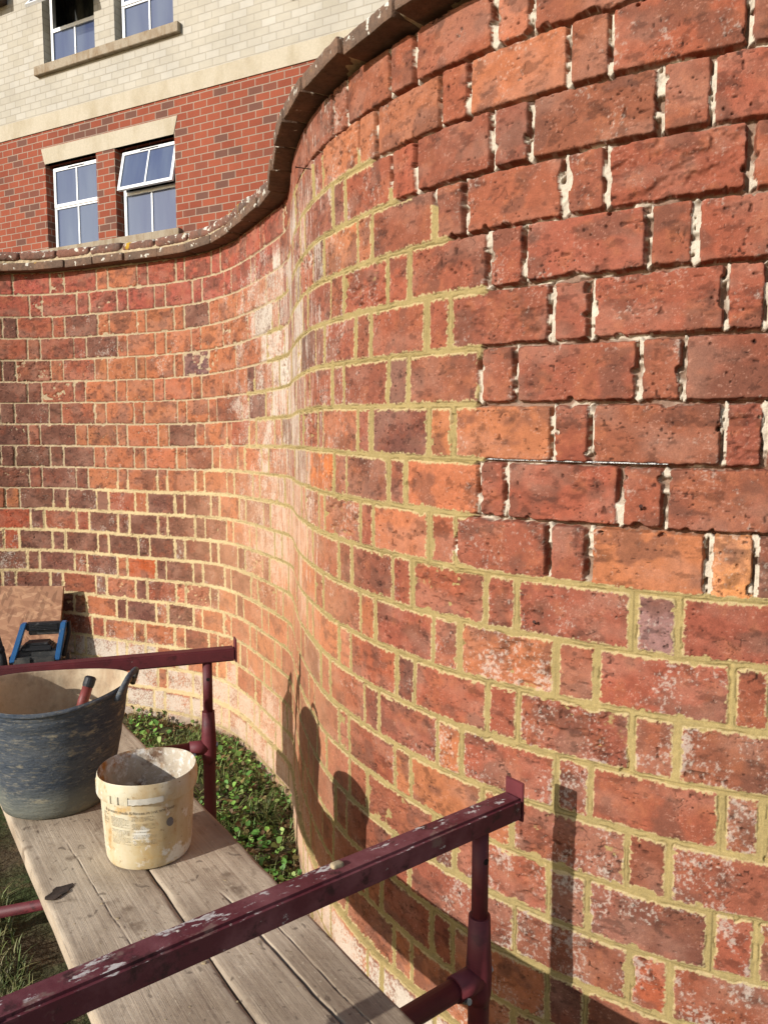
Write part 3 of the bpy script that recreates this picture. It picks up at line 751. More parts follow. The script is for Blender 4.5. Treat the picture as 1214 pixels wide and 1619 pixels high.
# ------------------------------------------------------------------ trestles
M_MAR = mat('maroon_painted_steel', lin(100, 36, 42, .8), .6, spec=.4,
            n1=[(7, lin(122, 50, 54, .8), .45, .62, U), (26, lin(70, 26, 28, .8), .56, .66, U), (38, lin(190, 176, 166, .8), .70, .72, (1, 1, 1)), (3, lin(96, 40, 44, .8), .4, .6, U)],
            bump=[(60, .25, .002, U), (240, .2, .001, U)])
def drips_mat():
    m = mat('spattered_maroon_bar', lin(98, 38, 46, .8), .6, spec=.4, n1=[(8, lin(132, 78, 82, .8), .42, .62, U), (30, lin(66, 30, 32, .8), .56, .66, U)], bump=[(60, .3, .002, U), (200, .3, .0015, U)])
    N = m.node_tree.nodes; L = m.node_tree.links; b = N['Principled BSDF']; cur = b.inputs['Base Color'].links[0].from_socket
    tc = [n for n in N if n.type == 'TEX_COORD'][0]
    geo = N.new('ShaderNodeNewGeometry'); sep = N.new('ShaderNodeSeparateXYZ'); L.new(geo.outputs['Normal'], sep.inputs[0])
    for (sc_, st, lo, k, col) in ((22, (1, 2.4, 1.2), .585, .08, lin(212, 204, 196, .8)), (9, (1, 1.6, 1), .63, .05, lin(128, 96, 88, .8)), (60, (1, 1, 1), .69, .05, lin(225, 215, 200, .8))):
        mp = N.new('ShaderNodeMapping'); mp.inputs['Scale'].default_value = st; L.new(tc.outputs['Object'], mp.inputs[0])
        nz = N.new('ShaderNodeTexNoise'); nz.inputs['Scale'].default_value = sc_; nz.inputs['Detail'].default_value = 5; nz.inputs['Roughness'].default_value = .7; L.new(mp.outputs[0], nz.inputs['Vector'])
        ad = N.new('ShaderNodeMath'); ad.operation = 'MULTIPLY_ADD'; ad.inputs[1].default_value = k; L.new(sep.outputs['Z'], ad.inputs[0]); L.new(nz.outputs['Fac'], ad.inputs[2])
        mr = N.new('ShaderNodeMapRange'); mr.inputs['From Min'].default_value = lo + k * .75; mr.inputs['From Max'].default_value = lo + k * .75 + .05; L.new(ad.outputs[0], mr.inputs['Value'])
        mx = N.new('ShaderNodeMix'); mx.data_type = 'RGBA'; L.new(mr.outputs[0], mx.inputs['Factor']); L.new(cur, mx.inputs['A']); mx.inputs['B'].default_value = (*col, 1); cur = mx.outputs['Result']
    L.new(cur, b.inputs['Base Color'])
    return m
M_BAR = drips_mat()
def make_trestle(name, label, loc, rz, mbar):
    """origin: foot of the right-hand post (next to the wall); local +x runs along the bar towards the wall"""
    t = thing(name, label, 'trestle', 'trestles carrying the boards', loc, rz)
    top = EYE - .686 - loc[2]; PS = .78
    bm = bmesh.new(); box(bm, -PS - .10, .088, -.0225, .0225, top - .021, top + .021, bev=.005); mesh_bm('top_bar', bm, mbar, t)
    for x in (.0905, -PS - .1025):
        bm = bmesh.new(); box(bm, x - .0025, x + .0025, -.0225, .0225, top - .026, top + .050, bev=.0015); mesh_bm('end_plate', bm, M_MAR, t)
    rung = EYE - .990 - loc[2]
    for x in (0, -PS):
        bm = bmesh.new(); tube(bm, [(x, 0, top - .19), (x, 0, top - .021)], .0155, 20)
        mesh_bm('inner_post', bm, M_MAR, t, smooth=False)
        bm = bmesh.new(); tube(bm, [(x, .0, top - .075), (x, -.0162, top - .075)], .006, 12); mesh_bm('pin_hole', bm, M_HOLE, t)
        bm = bmesh.new(); tube(bm, [(x, 0, 0.01), (x, 0, top - .205), (x, 0, top - .200), (x, 0, top - .185)], [.020, .020, .0202, .0202], 20)
        mesh_bm('post', bm, M_MAR, t)
        bm = bmesh.new(); tube(bm, [(x, -.30, .012), (x, -.26, .022), (x, .26, .022), (x, .30, .012)], .017, 14); mesh_bm('foot', bm, M_MAR, t)
        # socket the rung drops into
        sgn = -1 if x == 0 else 1
        bm = bmesh.new(); tube(bm, [(x, 0, rung), (x + sgn * .062, 0, rung)], .0235, 18); mesh_bm('socket', bm, M_MAR, t)
        bm = bmesh.new(); mesh_bm('bolt', (tube(bm, [(x - sgn * .028, 0, rung + .004), (x - sgn * .018, 0, rung + .004)], .011, 6), bm)[1], M_STEEL, t)
        bm = bmesh.new(); tube(bm, [(x + sgn * .05, -.006, rung - .02), (x + sgn * .05, -.027, rung - .012)], .006, 8)
        mesh_bm('bolt', bm, M_STEEL, t)
        # pressed flare of the post above the socket
        bm = bmesh.new(); tube(bm, [(x, 0, rung + .115), (x, 0, rung + .05), (x, 0, rung + .018), (x, 0, rung - .03), (x, 0, rung - .05)], [.0204, .0225, .0245, .0235, .0204], 20); mesh_bm('collar', bm, M_MAR, t)
    bm = bmesh.new(); tube(bm, [(-PS + .05, 0, rung), (-.05, 0, rung)], .0195, 18); mesh_bm('rung', bm, M_MAR, t)
    bm = bmesh.new(); tube(bm, [(-PS + .02, 0, .085), (-.02, 0, .085)], .0165, 16); mesh_bm('base_rail', bm, M_MAR, t)
    for o in t.children:
        if o.name.startswith(('inner_post', 'post', 'foot', 'socket', 'rung', 'base_rail', 'collar')):
            for p in o.data.polygons: p.use_smooth = len(p.vertices) == 4
    return t
M_HOLE = mat('dark_hole', (.012, .008, .008), .9); M_STEEL = mat('galvanised_steel', (.35, .34, .33), .45, metal=.8)
t1 = make_trestle('trestle', 'maroon steel trestle in the foreground, its bar spattered with white mortar', (.1765, 1.33, -.03), R(37.9), M_BAR)
def bar_blobs(t):
    top = EYE - .686 + .03 + .021
    v, f = rough_box(.020, .015, .010, .003, .0025, .005, 12); o = mesh_np('mortar_blob', v, f, M_CRUMB, t, smooth=True); o.location = (-.315, .004, top + .002)
def copy_tree(o):
    c = o.copy(); C.objects.link(c)
    for ch in list(o.children):
        d_ = ch.copy(); C.objects.link(d_); d_.parent = c
    return c
t2 = copy_tree(t1)
bar_blobs(t1)
t2['label'] = 'maroon steel trestle behind the tub, standing in the green weeds by the curved wall'
t2.location = (-.571, 2.40, -.03); t2.rotation_euler = (0, 0, R(19.5))
for q_ in t2.children:
    if q_.name.startswith('top_bar'):
        q_.data = q_.data.copy(); q_.data.materials[0] = M_MAR

# ------------------------------------------------------------------ big builder's tub
TUB = Vector((-.862, 1.93, HBRD + .001))
tub = thing('builders_tub', 'big flexible dark grey rubber tub, crusted with dried mortar, on the left board', 'tub', None, TUB, R(0))
M_TUBO = mat('dusty_dark_rubber', lin(66, 74, 84, .8), .75, spec=.3,
             n1=[(6, lin(92, 96, 100, .8), .40, .62, (1, 1, 3)), (38, lin(136, 130, 116, .8), .53, .70, (1, 1, 4)), (13, lin(154, 144, 122, .8), .58, .66, (1, 1, 2.2)), (110, 'mul:0.6', .5, .7, (1, 1, 2)), (160, lin(168, 158, 136, .8), .66, .72, (1, 1, 1))],
             bump=[(40, .6, .004, (1, 1, 4)), (160, .4, .002, U)])
N = M_TUBO.node_tree.nodes; L = M_TUBO.node_tree.links          # splashed mortar low on the outside
cur = N['Principled BSDF'].inputs['Base Color'].links[0].from_socket
tc = [n for n in N if n.type == 'TEX_COORD'][0]; sp_ = N.new('ShaderNodeSeparateXYZ'); L.new(tc.outputs['Object'], sp_.inputs[0])
nz = N.new('ShaderNodeTexNoise'); nz.inputs['Scale'].default_value = 14; nz.inputs['Detail'].default_value = 5; L.new(tc.outputs['Object'], nz.inputs['Vector'])
ma = N.new('ShaderNodeMath'); ma.operation = 'MULTIPLY_ADD'; ma.inputs[1].default_value = -.08; L.new(nz.outputs['Fac'], ma.inputs[0]); L.new(sp_.outputs['Z'], ma.inputs[2])
mr = N.new('ShaderNodeMapRange'); mr.inputs['From Min'].default_value = .050; mr.inputs['From Max'].default_value = -.004; L.new(ma.outputs[0], mr.inputs['Value'])
mq = N.new('ShaderNodeMath'); mq.operation = 'MULTIPLY'; mq.inputs[1].default_value = .62; L.new(mr.outputs[0], mq.inputs[0])
mx = N.new('ShaderNodeMix'); mx.data_type = 'RGBA'; L.new(mq.outputs[0], mx.inputs['Factor']); L.new(cur, mx.inputs['A']); mx.inputs['B'].default_value = (*lin(132, 132, 116, .8), 1)
L.new(mx.outputs['Result'], N['Principled BSDF'].inputs['Base Color'])
M_TUBI = mat('dried_mortar_lining', lin(214, 192, 158, .8), .9, n1=[(8, lin(178, 150, 118, .8), .45, .65, (1, 1, .6)), (40, 'mul:0.75', .5, .7, U)], bump=[(50, .5, .004, U)])
def tubwob(r, z, a):
    k = z / .30
    return r * (1 + .022 * k * math.sin(2 * a + .6) + .006 * k * math.sin(5 * a)) + .0008 * math.sin(z * 520), z + .010 * k * math.cos(2 * a - .2) * (k > .8)
prof = [(.02, 0), (.118, 0), (.130, .004), (.137, .02), (.148, .08), (.160, .15), (.170, .21), (.180, .27), (.184, .288), (.190, .291), (.191, .297), (.186, .301)]
pf = []
for i in range(len(prof) - 1):
    m_ = 1 if i < 3 else 6
    for j in range(m_): t_ = j / m_; pf.append((prof[i][0] * (1 - t_) + prof[i + 1][0] * t_, prof[i][1] * (1 - t_) + prof[i + 1][1] * t_))
pf.append(prof[-1])
bm = lathe(pf, 96, tubwob); bmesh.ops.delete(bm, geom=[f for f in bm.faces if len(f.verts) > 20 and f.calc_center_median().z > .2], context='FACES'); mesh_bm('shell', bm, M_TUBO, tub, smooth=True)
pin = [(.186, .3005), (.181, .298), (.176, .27), (.165, .20), (.152, .12), (.140, .07), (.05, .055), (.01, .06)]
bm = lathe(pin[::-1], 96, lambda r, z, a: tubwob(r, z, a)); bm.faces.ensure_lookup_table()
bmesh.ops.delete(bm, geom=[f for f in bm.faces if len(f.verts) > 20 and f.calc_center_median().z > .2], context='FACES')
mesh_bm('lining', bm, M_TUBI, tub, smooth=True)
for ang in (R(3), R(188)):
    c_, s_ = math.cos(ang), math.sin(ang); pts = []
    for i in range(15):
        t_ = i / 14; b_ = (t_ - .5) * 2; up = 1 - b_ ** 4
        rr = .186 - .003 + .022 * up; tan_ = b_ * .075
        pts.append((rr * c_ - tan_ * s_, rr * s_ + tan_ * c_, .282 + .052 * up))
    bm = bmesh.new(); tube(bm, pts, [.0075] * 15, 10); mesh_bm('handle', bm, M_TUBO, tub, smooth=True)
# ------------------------------------------------------------------ trowel in the tub
M_RED = mat('worn_red_handle', lin(136, 66, 60, .8), .5, n1=[(40, lin(110, 60, 50, .8), .55, .65, U)]); M_BLK = mat('black_rubber', (.018, .018, .02), .55, n1=[(50, (.10, .095, .09), .58, .68, U)])
tr = thing('trowel', 'trowel with a worn red handle and black end, standing in the big tub', 'trowel', None, (0, 0, 0))
e1 = Vector((-.768, 1.945, EYE - .612)); e0 = Vector((-.792, 1.915, EYE - .705)); dv = (e1 - e0).normalized()
bm = bmesh.new(); tube(bm, [e0, e0.lerp(e1, .35), e0.lerp(e1, .75)], [.011, .0135, .013], 16); mesh_bm('grip', bm, M_RED, tr, smooth=True)
bm = bmesh.new(); tube(bm, [e0.lerp(e1, .73), e0.lerp(e1, .80), e0.lerp(e1, .96), e1], [.0138, .0150, .0146, .0105], 16); mesh_bm('end_cap', bm, M_BLK, tr, smooth=False)
bm = bmesh.new(); tube(bm, [e1 - dv * .002, e1 + dv * .0006], .005, 12); mesh_bm('cap_hole', bm, M_HOLE, tr)
q0 = e0 - dv * .045
bm = bmesh.new(); tube(bm, [e0, q0, q0 + Vector((0, -.03, -.02))], .004, 8)
tipd = Vector((-.08, .02, -.075)); sdv = Vector((.04, .035, -.02)); vs = [bm.verts.new(q0 + v) for v in (sdv, tipd, -sdv, Vector((0, 0, .001)))]
bm.faces.new(vs[:3] + [vs[3]]); mesh_bm('blade', bm, M_STEEL, tr)

# ------------------------------------------------------------------ cream paint bucket
BK = Vector((-.538, 1.667, HBRD + .003))
bk = thing('paint_bucket', 'stained cream plastic bucket with small printed text, in front of the big tub', 'bucket', None, BK, 0)
M_CRM = mat('stained_cream_plastic', lin(226, 214, 184, .76), .5, spec=.4,
            n1=[(6, lin(216, 190, 138, .74), .44, .64, (1, 1, .8)), (14, lin(205, 160, 84, .8), .56, .70, U), (11, lin(206, 178, 132, .74), .50, .66, (1, 1, .45)), (24, lin(196, 150, 92, .74), .60, .70, (1, 1, .7)), (17, lin(236, 230, 214, .8), .56, .62, U), (85, lin(170, 140, 100, .74), .60, .70, U), (55, lin(150, 110, 62, .8), .66, .72, U)],
            bump=[(40, .2, .002, U)])
M_BIN = mat('crusted_bucket_inside', lin(204, 188, 164, .74), .9, n1=[(9, lin(176, 120, 60, .8), .5, .58, U), (16, lin(120, 92, 70, .8), .52, .64, U), (50, lin(235, 228, 214, .8), .52, .66, U)], bump=[(60, .8, .006, U)])
HB_ = .200
prof = [(.01, 0), (.082, 0), (.0895, .003), (.0925, .010), (.095, .03), (.0985, .09), (.1015, .152), (.1015, .1535), (.1085, .156), (.1100, .160), (.1105, .184), (.1088, .188), (.1080, .197), (.1065, .200)]
def bwob(r, z, a): return r * (1 + .004 * math.sin(2 * a + 1) * z / .2), z + .0012 * math.sin(3 * a) * (z > .15)
bm = lathe(prof, 96, bwob); bmesh.ops.delete(bm, geom=[f for f in bm.faces if len(f.verts) > 20 and f.calc_center_median().z > .1], context='FACES')
ob = mesh_bm('shell', bm, M_CRM, bk, smooth=True); md = ob.modifiers.new('e', 'EDGE_SPLIT'); md.split_angle = R(35)
pin = [(.1065, .1995), (.1035, .198), (.101, .15), (.098, .10), (.092, .045), (.05, .035), (.01, .037)]
bm = lathe(pin[::-1], 96, bwob); bmesh.ops.delete(bm, geom=[f for f in bm.faces if len(f.verts) > 20 and f.calc_center_median().z > .15], context='FACES')
mesh_bm('lining', bm, M_BIN, bk, smooth=True)
# tamper tabs of the rim band and a bail lug
bm = bmesh.new()
for a0 in (-118, -108, -96):
    a = R(a0); M_ = Matrix.Rotation(a, 4, 'Z'); box(bm, .1100, .1125, -.004, .004, .158, .176, M_, .001)
mesh_bm('tab', bm, M_CRM, bk)
M_PEEL = mat('torn_tape', lin(222, 214, 196, .8), .7, n1=[(40, 'mul:0.8', .4, .6, U)])
def bucket_r(z): return .0925 + (z - .010) * (.1015 - .0925) / .142
def wrap(verts, ang0, z0, off_=.0013):
    out = []
    for (x, y) in verts:
        z = z0 + y; r_ = (bucket_r(z) if z < .153 else .1106) + off_; a = ang0 + x / r_
        out.append((r_ * math.cos(a), r_ * math.sin(a), z))
    return out
bm = bmesh.new(); n_ = 14
for i in range(n_):
    x0, x1 = i * .075 / n_, (i + 1) * .075 / n_
    j = [.0008 * math.sin(i * 2.3), .0008 * math.sin((i + 1) * 2.3)]
    bm.faces.new([bm.verts.new(p) for p in wrap([(x0, j[0]), (x1, j[1]), (x1, .013), (x0, .013)], R(-94), .160, .0012)])
bmesh.ops.remove_doubles(bm, verts=bm.verts, dist=.0002); mesh_bm('tape', bm, M_PEEL, bk)
M_INK = mat('faded_print', lin(84, 76, 66, .8), .7, n1=[(60, lin(190, 172, 130, .8), .56, .66, U)])
M_INK2 = mat('faded_small_print', lin(120, 106, 86, .8), .7, n1=[(50, lin(210, 190, 145, .74), .50, .62, U)])
# printed heading, bent round the bucket
fc = bpy.data.curves.new('t', 'FONT'); fc.body = "& protect sheds & fences in just one coat"; fc.size = .0105; fc.resolution_u = 2
fo = bpy.data.objects.new('t', fc); C.objects.link(fo); bpy.context.view_layer.update()
me = bpy.data.meshes.new_from_object(fo.evaluated_get(bpy.context.evaluated_depsgraph_get())); wtxt = max(v.co.x for v in me.vertices)
bpy.data.objects.remove(fo)
sct = .165 / wtxt
co = wrap([(v.co.x * sct, v.co.y * sct) for v in me.vertices], R(-133), .1335)
for v, p in zip(me.vertices, co): v.co = p
me.materials.clear(); me.materials.append(M_INK); link('printed_heading', me, bk)
# columns of unreadably small print: rows of broken strokes
r = random.Random(4); bm = bmesh.new()
def stroke(x, z, w_, h_):
    bm.faces.new([bm.verts.new(p) for p in wrap([(x, z - .12), (x + w_, z - .12), (x + w_, z - .12 + h_), (x, z - .12 + h_)], R(-133), .12, .0013)])
for (c0, c1, z0, z1) in ((-.010, .010, .128, .098), (.018, .064, .127, .060), (.070, .118, .127, .060)):
    z = z0
    while z > z1:
        if r.random() < .12: z -= .0045; continue
        x = c0 + (0 if r.random() < .8 else .002); end = c1 - r.uniform(0, .016) * (r.random() < .5)
        while x < end:
            w_ = r.uniform(.0016, .006); stroke(x, z, min(w_, end - x + .0005), .0010); x += w_ + .0012
        z -= .0029
mesh_bm('small_print', bm, M_INK2, bk)
# round dark emblem and pale scraped marks low on the front
M_EMB = mat('grey_emblem', lin(120, 114, 110, .8), .6, n1=[(90, lin(175, 165, 150, .8), .52, .6, U)])
bm = bmesh.new(); bm.faces.new([bm.verts.new(p) for p in wrap([(.152 + .0085 * math.cos(a), -.0165 + .0105 * math.sin(a)) for a in np.linspace(0, 2 * math.pi, 28, endpoint=False)], R(-133), .12, .0012)]); mesh_bm('emblem', bm, M_EMB, bk)
M_SCR = mat('scraped_white', lin(240, 236, 226, .8), .6)
bm = bmesh.new()
for pl in ([(.022, .042), (.030, .042), (.030, .040), (.027, .034), (.0245, .034), (.027, .040), (.022, .040)], [(.036, .041), (.038, .0415), (.037, .037), (.038, .0335), (.036, .034), (.035, .0375)]):
    bm.faces.new([bm.verts.new(p) for p in wrap(pl, R(-133), .0, .0008)])
mesh_bm('scraped_mark', bm, M_SCR, bk)

# ------------------------------------------------------------------ blue-framed toolbox on the far end of the boards
M_BLUE = mat('scuffed_blue_plastic', lin(42, 104, 160, .8), .45, spec=.5, n1=[(18, lin(190, 186, 170, .8), .60, .66, U), (9, 'mul:0.75', .45, .6, U)])
M_GREY = mat('dusty_black_plastic', lin(62, 62, 60, .8), .7, n1=[(12, lin(110, 104, 96, .8), .46, .64, U)], bump=[(60, .3, .002, U)])
tp = Vector((-1.125, 2.455, HBRD + .001))
tb = thing('power_tool', 'black power tool with a blue and black carrying frame, in front of the leaning chipboard', 'power tool', None, tp, R(14)); tb.scale = (.86, .86, .97)
bm = bmesh.new(); box(bm, -.112, .070, -.06, .07, .0, .268, bev=.018); box(bm, -.092, -.030, -.068, -.055, .03, .250, bev=.005); box(bm, -.022, .056, -.068, -.055, .03, .250, bev=.005); box(bm, .06, .118, -.03, .03, .18, .246, bev=.022)
mesh_bm('body', bm, M_GREY, tb)
bm = bmesh.new(); box(bm, -.070, .042, -.05, .03, .264, .284, bev=.006); box(bm, -.055, .030, -.045, .02, .283, .293, bev=.004); mesh_bm('lid', bm, M_BLK, tb)
for (xb, xt, nm) in ((-.098, -.055, 'l'), (.060, .085, 'r')):
    bm = bmesh.new()
    vs = box(bm, -.010, .010, -.016, .016, 0, .125, bev=.003)
    for v in vs: v.co = Vector((xb + (xt - xb) * v.co.z / .125 + v.co.x, v.co.y - .052 + .02 * v.co.z / .125, .236 + v.co.z))
    mesh_bm('frame_arm', bm, M_BLUE, tb)
bm = bmesh.new(); box(bm, -.050, .078, -.043, -.008, .335, .360, bev=.004)
for i in range(4): box(bm, -.036, .062, -.0465, -.041, .3375 + i * .0055, .3405 + i * .0055)
mesh_bm('grip_bar', bm, M_BLK, tb)
bm = bmesh.new(); box(bm, -.042, .070, -.032, -.02, .318, .336, bev=.003); mesh_bm('under_grip', bm, M_GREY, tb)
bm = bmesh.new(); tube(bm, [(.078, -.03, .24), (.100, -.02, .32), (.098, -.015, .356)], .008, 10); mesh_bm('side_rod', bm, M_BLK, tb, smooth=True)
# drill-like tool with upright black handle at its left
dr = thing('hand_tool', 'black hand tool with an upright handle, at the left edge beside the blue frame', 'hand tool', None, (-1.245, 2.375, HBRD + .001), R(10)); dr.scale = (.84, .84, .93)
bm = bmesh.new(); tube(bm, [(.035, 0, .20), (.028, 0, .27), (.012, 0, .34), (.0, 0, .385)], [.017, .014, .012, .009], 12); tube(bm, [(.022, 0, .285), (.018, 0, .30)], .018, 12); mesh_bm('handle', bm, M_BLK, dr, smooth=True)
bm = bmesh.new(); box(bm, -.05, .06, -.05, .05, 0, .19, bev=.02); tube(bm, [(.02, -.05, .15), (.02, -.064, .15)], .022, 20); mesh_bm('body', bm, M_GREY, dr)
bm = bmesh.new(); tube(bm, [(.02, -.0635, .15), (.02, -.066, .15)], .009, 14); mesh_bm('screw', bm, M_STEEL, dr)

# ------------------------------------------------------------------ sheet of chipboard leaning on the wall
def osb_mat():
    m = mat('flake_chipboard', lin(170, 124, 94, .72), .8, n1=[(4, lin(150, 104, 76, .72), .45, .6, U)])
    N = m.node_tree.nodes; L = m.node_tree.links; b = N['Principled BSDF']; cur = b.inputs['Base Color'].links[0].from_socket
    tc = [n for n in N if n.type == 'TEX_COORD'][0]
    for i, (ang, st) in enumerate(((20, (9, 60, 9)), (75, (9, 66, 9)), (130, (8, 58, 8)), (165, (7, 50, 7)))):
        mp = N.new('ShaderNodeMapping'); mp.inputs['Rotation'].default_value = (0, R(ang), 0); mp.inputs['Location'].default_value = (i * 3.3, 0, i)
        L.new(tc.outputs['Object'], mp.inputs[0])
        mp2 = N.new('ShaderNodeMapping'); mp2.inputs['Scale'].default_value = (14, 14, 60); L.new(mp.outputs[0], mp2.inputs[0])
        vo = N.new('ShaderNodeTexVoronoi'); vo.inputs['Scale'].default_value = 1.0; L.new(mp2.outputs[0], vo.inputs['Vector'])
        sp = N.new('ShaderNodeSeparateColor'); L.new(vo.outputs['Color'], sp.inputs[0])
        mr = N.new('ShaderNodeMapRange'); mr.inputs['From Min'].default_value = .62; mr.inputs['From Max'].default_value = .9; L.new(sp.outputs[i % 3], mr.inputs['Value'])
        mx = N.new('ShaderNodeMix'); mx.data_type = 'RGBA'; mq = N.new('ShaderNodeMath'); mq.operation = 'MULTIPLY'; mq.inputs[1].default_value = .6; L.new(mr.outputs[0], mq.inputs[0])
        L.new(mq.outputs[0], mx.inputs['Factor']); L.new(cur, mx.inputs['A']); mx.inputs['B'].default_value = (*[lin(204, 160, 124, .75), lin(112, 76, 54, .8), lin(190, 144, 108, .75), lin(132, 90, 66, .8)][i], 1); cur = mx.outputs['Result']
    L.new(cur, b.inputs['Base Color']); return m
bm = bmesh.new(); box(bm, -.95, 0, 0, .012, 0, .79, bev=.0012)
for v in bm.verts:
    if v.co.z > .5: v.co.z += .006 * math.sin(v.co.x * 9)
ob = mesh_bm('chipboard_sheet', bm, osb_mat()); tag(ob, 'brown flake chipboard sheet leaning against the far curved wall', 'chipboard')
ob.location = (-1.775, 3.92, -.07); ob.rotation_euler = (R(-16), 0, R(-2))

# ------------------------------------------------------------------ house beyond the wall
B0 = Vector((-2.1, 8.2, 0)); ea = Vector((.893, -.451, 0)); MB_ = Matrix.Translation(B0) @ Matrix.Rotation(math.atan2(ea.y, ea.x), 4, 'Z')
# local: x to the right along the front, y into the house, z up from the ground; add EYE to heights over the eye
def brick_mat(name, c1, c2, cm, dark=None):
    m = bpy.data.materials.new(name); m.use_nodes = True; N = m.node_tree.nodes; L = m.node_tree.links; b = N['Principled BSDF']
    b.inputs['Roughness'].default_value = .9; b.inputs['Specular IOR Level'].default_value = .2
    tc = N.new('ShaderNodeTexCoord'); sp = N.new('ShaderNodeSeparateXYZ'); L.new(tc.outputs['Object'], sp.inputs[0])
    ad = N.new('ShaderNodeMath'); L.new(sp.outputs[0], ad.inputs[0]); L.new(sp.outputs[1], ad.inputs[1])
    cb = N.new('ShaderNodeCombineXYZ'); L.new(ad.outputs[0], cb.inputs[0]); L.new(sp.outputs[2], cb.inputs[1])
    nz0 = N.new('ShaderNodeTexNoise'); nz0.inputs['Scale'].default_value = 6; nz0.inputs['Detail'].default_value = 3; L.new(cb.outputs[0], nz0.inputs['Vector'])
    vs = N.new('ShaderNodeVectorMath'); vs.operation = 'SCALE'; vs.inputs['Scale'].default_value = .006; L.new(nz0.outputs['Color'], vs.inputs[0])
    va = N.new('ShaderNodeVectorMath'); L.new(cb.outputs[0], va.inputs[0]); L.new(vs.outputs[0], va.inputs[1])
    def bt(a_, b_, mcol, bias):
        t = N.new('ShaderNodeTexBrick'); t.offset = .5; t.squash = 1; t.inputs['Scale'].default_value = 1
        t.inputs['Brick Width'].default_value = .172; t.inputs['Row Height'].default_value = .075; t.inputs['Mortar Size'].default_value = .0055
        t.inputs['Mortar Smooth'].default_value = .15; t.inputs['Bias'].default_value = bias
        t.inputs['Color1'].default_value = (*a_, 1); t.inputs['Color2'].default_value = (*b_, 1); t.inputs['Mortar'].default_value = (*mcol, 1)
        L.new(va.outputs[0], t.inputs['Vector']); return t
    t = bt(c1, c2, cm, 0.0)
    cur = t.outputs['Color']
    if dark:
        t2_ = bt((0, 0, 0), (1, 1, 1), (0, 0, 0), 0.0); mp = N.new('ShaderNodeVectorMath'); mp.operation = 'ADD'; mp.inputs[1].default_value = (.172 * 37, .075 * 22, 0); L.new(va.outputs[0], mp.inputs[0]); L.new(mp.outputs[0], t2_.inputs['Vector'])
        mr = N.new('ShaderNodeMapRange'); mr.inputs['From Min'].default_value = .78; mr.inputs['From Max'].default_value = .86; L.new(t2_.outputs['Color'], mr.inputs['Value'])
        mx = N.new('ShaderNodeMix'); mx.data_type = 'RGBA'; L.new(mr.outputs[0], mx.inputs['Factor']); L.new(cur, mx.inputs['A']); mx.inputs['B'].default_value = (*dark, 1); cur = mx.outputs['Result']
    nz = N.new('ShaderNodeTexNoise'); nz.inputs['Scale'].default_value = 1.3; nz.inputs['Detail'].default_value = 8; nz.inputs['Roughness'].default_value = .7; L.new(tc.outputs['Object'], nz.inputs['Vector'])
    mr = N.new('ShaderNodeMapRange'); mr.inputs['From Min'].default_value = .3; mr.inputs['From Max'].default_value = .75; mr.inputs['To Min'].default_value = 1.1; mr.inputs['To Max'].default_value = .78; L.new(nz.outputs['Fac'], mr.inputs['Value'])
    ml = N.new('ShaderNodeVectorMath'); ml.operation = 'SCALE'; L.new(cur, ml.inputs[0]); L.new(mr.outputs[0], ml.inputs['Scale']); L.new(ml.outputs[0], b.inputs['Base Color'])
    bp = N.new('ShaderNodeBump'); bp.inputs['Strength'].default_value = .6; bp.inputs['Distance'].default_value = .006; bp.invert = True; L.new(t.outputs['Fac'], bp.inputs['Height']); L.new(bp.outputs[0], b.inputs['Normal'])
    return m
M_RB = brick_mat('red_house_brick', lin(172, 92, 66, .70), lin(154, 80, 58, .70), lin(176, 152, 132, .72), lin(124, 84, 70, .72))
M_YB = brick_mat('buff_house_brick', lin(212, 204, 188, .72), lin(202, 192, 172, .72), lin(190, 180, 162, .72))
M_ST = mat('reconstituted_stone', lin(216, 202, 176, .70), .85, n1=[(3, lin(198, 182, 152, .70), .45, .65, (1, 1, .4)), (60, 'mul:0.9', .4, .6, U)], bump=[(80, .2, .003, U)])
M_SILL = mat('weathered_stone_sill', lin(184, 168, 144, .72), .9, n1=[(5, lin(150, 128, 100, .8), .45, .65, (3, 1, 1)), (70, 'mul:0.85', .4, .6, U)])
M_UPVC = mat('white_window_frame', (.82, .82, .80), .35, spec=.5)
def glass_mat():
    m = bpy.data.materials.new('window_glass'); m.use_nodes = True; N = m.node_tree.nodes; L = m.node_tree.links; b = N['Principled BSDF']
    b.inputs['Roughness'].default_value = .04; b.inputs['Specular IOR Level'].default_value = .9; b.inputs['IOR'].default_value = 1.6
    tc = N.new('ShaderNodeTexCoord'); mp = N.new('ShaderNodeMapping'); mp.inputs['Scale'].default_value = (4, 4, .7); L.new(tc.outputs['Object'], mp.inputs[0])
    nz = N.new('ShaderNodeTexNoise'); nz.inputs['Scale'].default_value = 1.0; nz.inputs['Detail'].default_value = 3; L.new(mp.outputs[0], nz.inputs['Vector'])
    cr = N.new('ShaderNodeValToRGB'); L.new(nz.outputs['Fac'], cr.inputs[0])  # blue sky reflection painted into the pane colour
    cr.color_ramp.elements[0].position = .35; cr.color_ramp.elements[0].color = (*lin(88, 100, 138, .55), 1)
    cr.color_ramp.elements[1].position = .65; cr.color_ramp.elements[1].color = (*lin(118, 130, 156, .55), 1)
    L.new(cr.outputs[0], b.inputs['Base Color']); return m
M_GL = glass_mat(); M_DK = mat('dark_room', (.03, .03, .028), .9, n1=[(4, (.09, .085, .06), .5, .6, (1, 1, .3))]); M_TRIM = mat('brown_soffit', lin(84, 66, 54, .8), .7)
house = thing('house', 'two storey house behind the wall, buff brick above a stone band and red brick below', 'house')
house.matrix_world = MB_
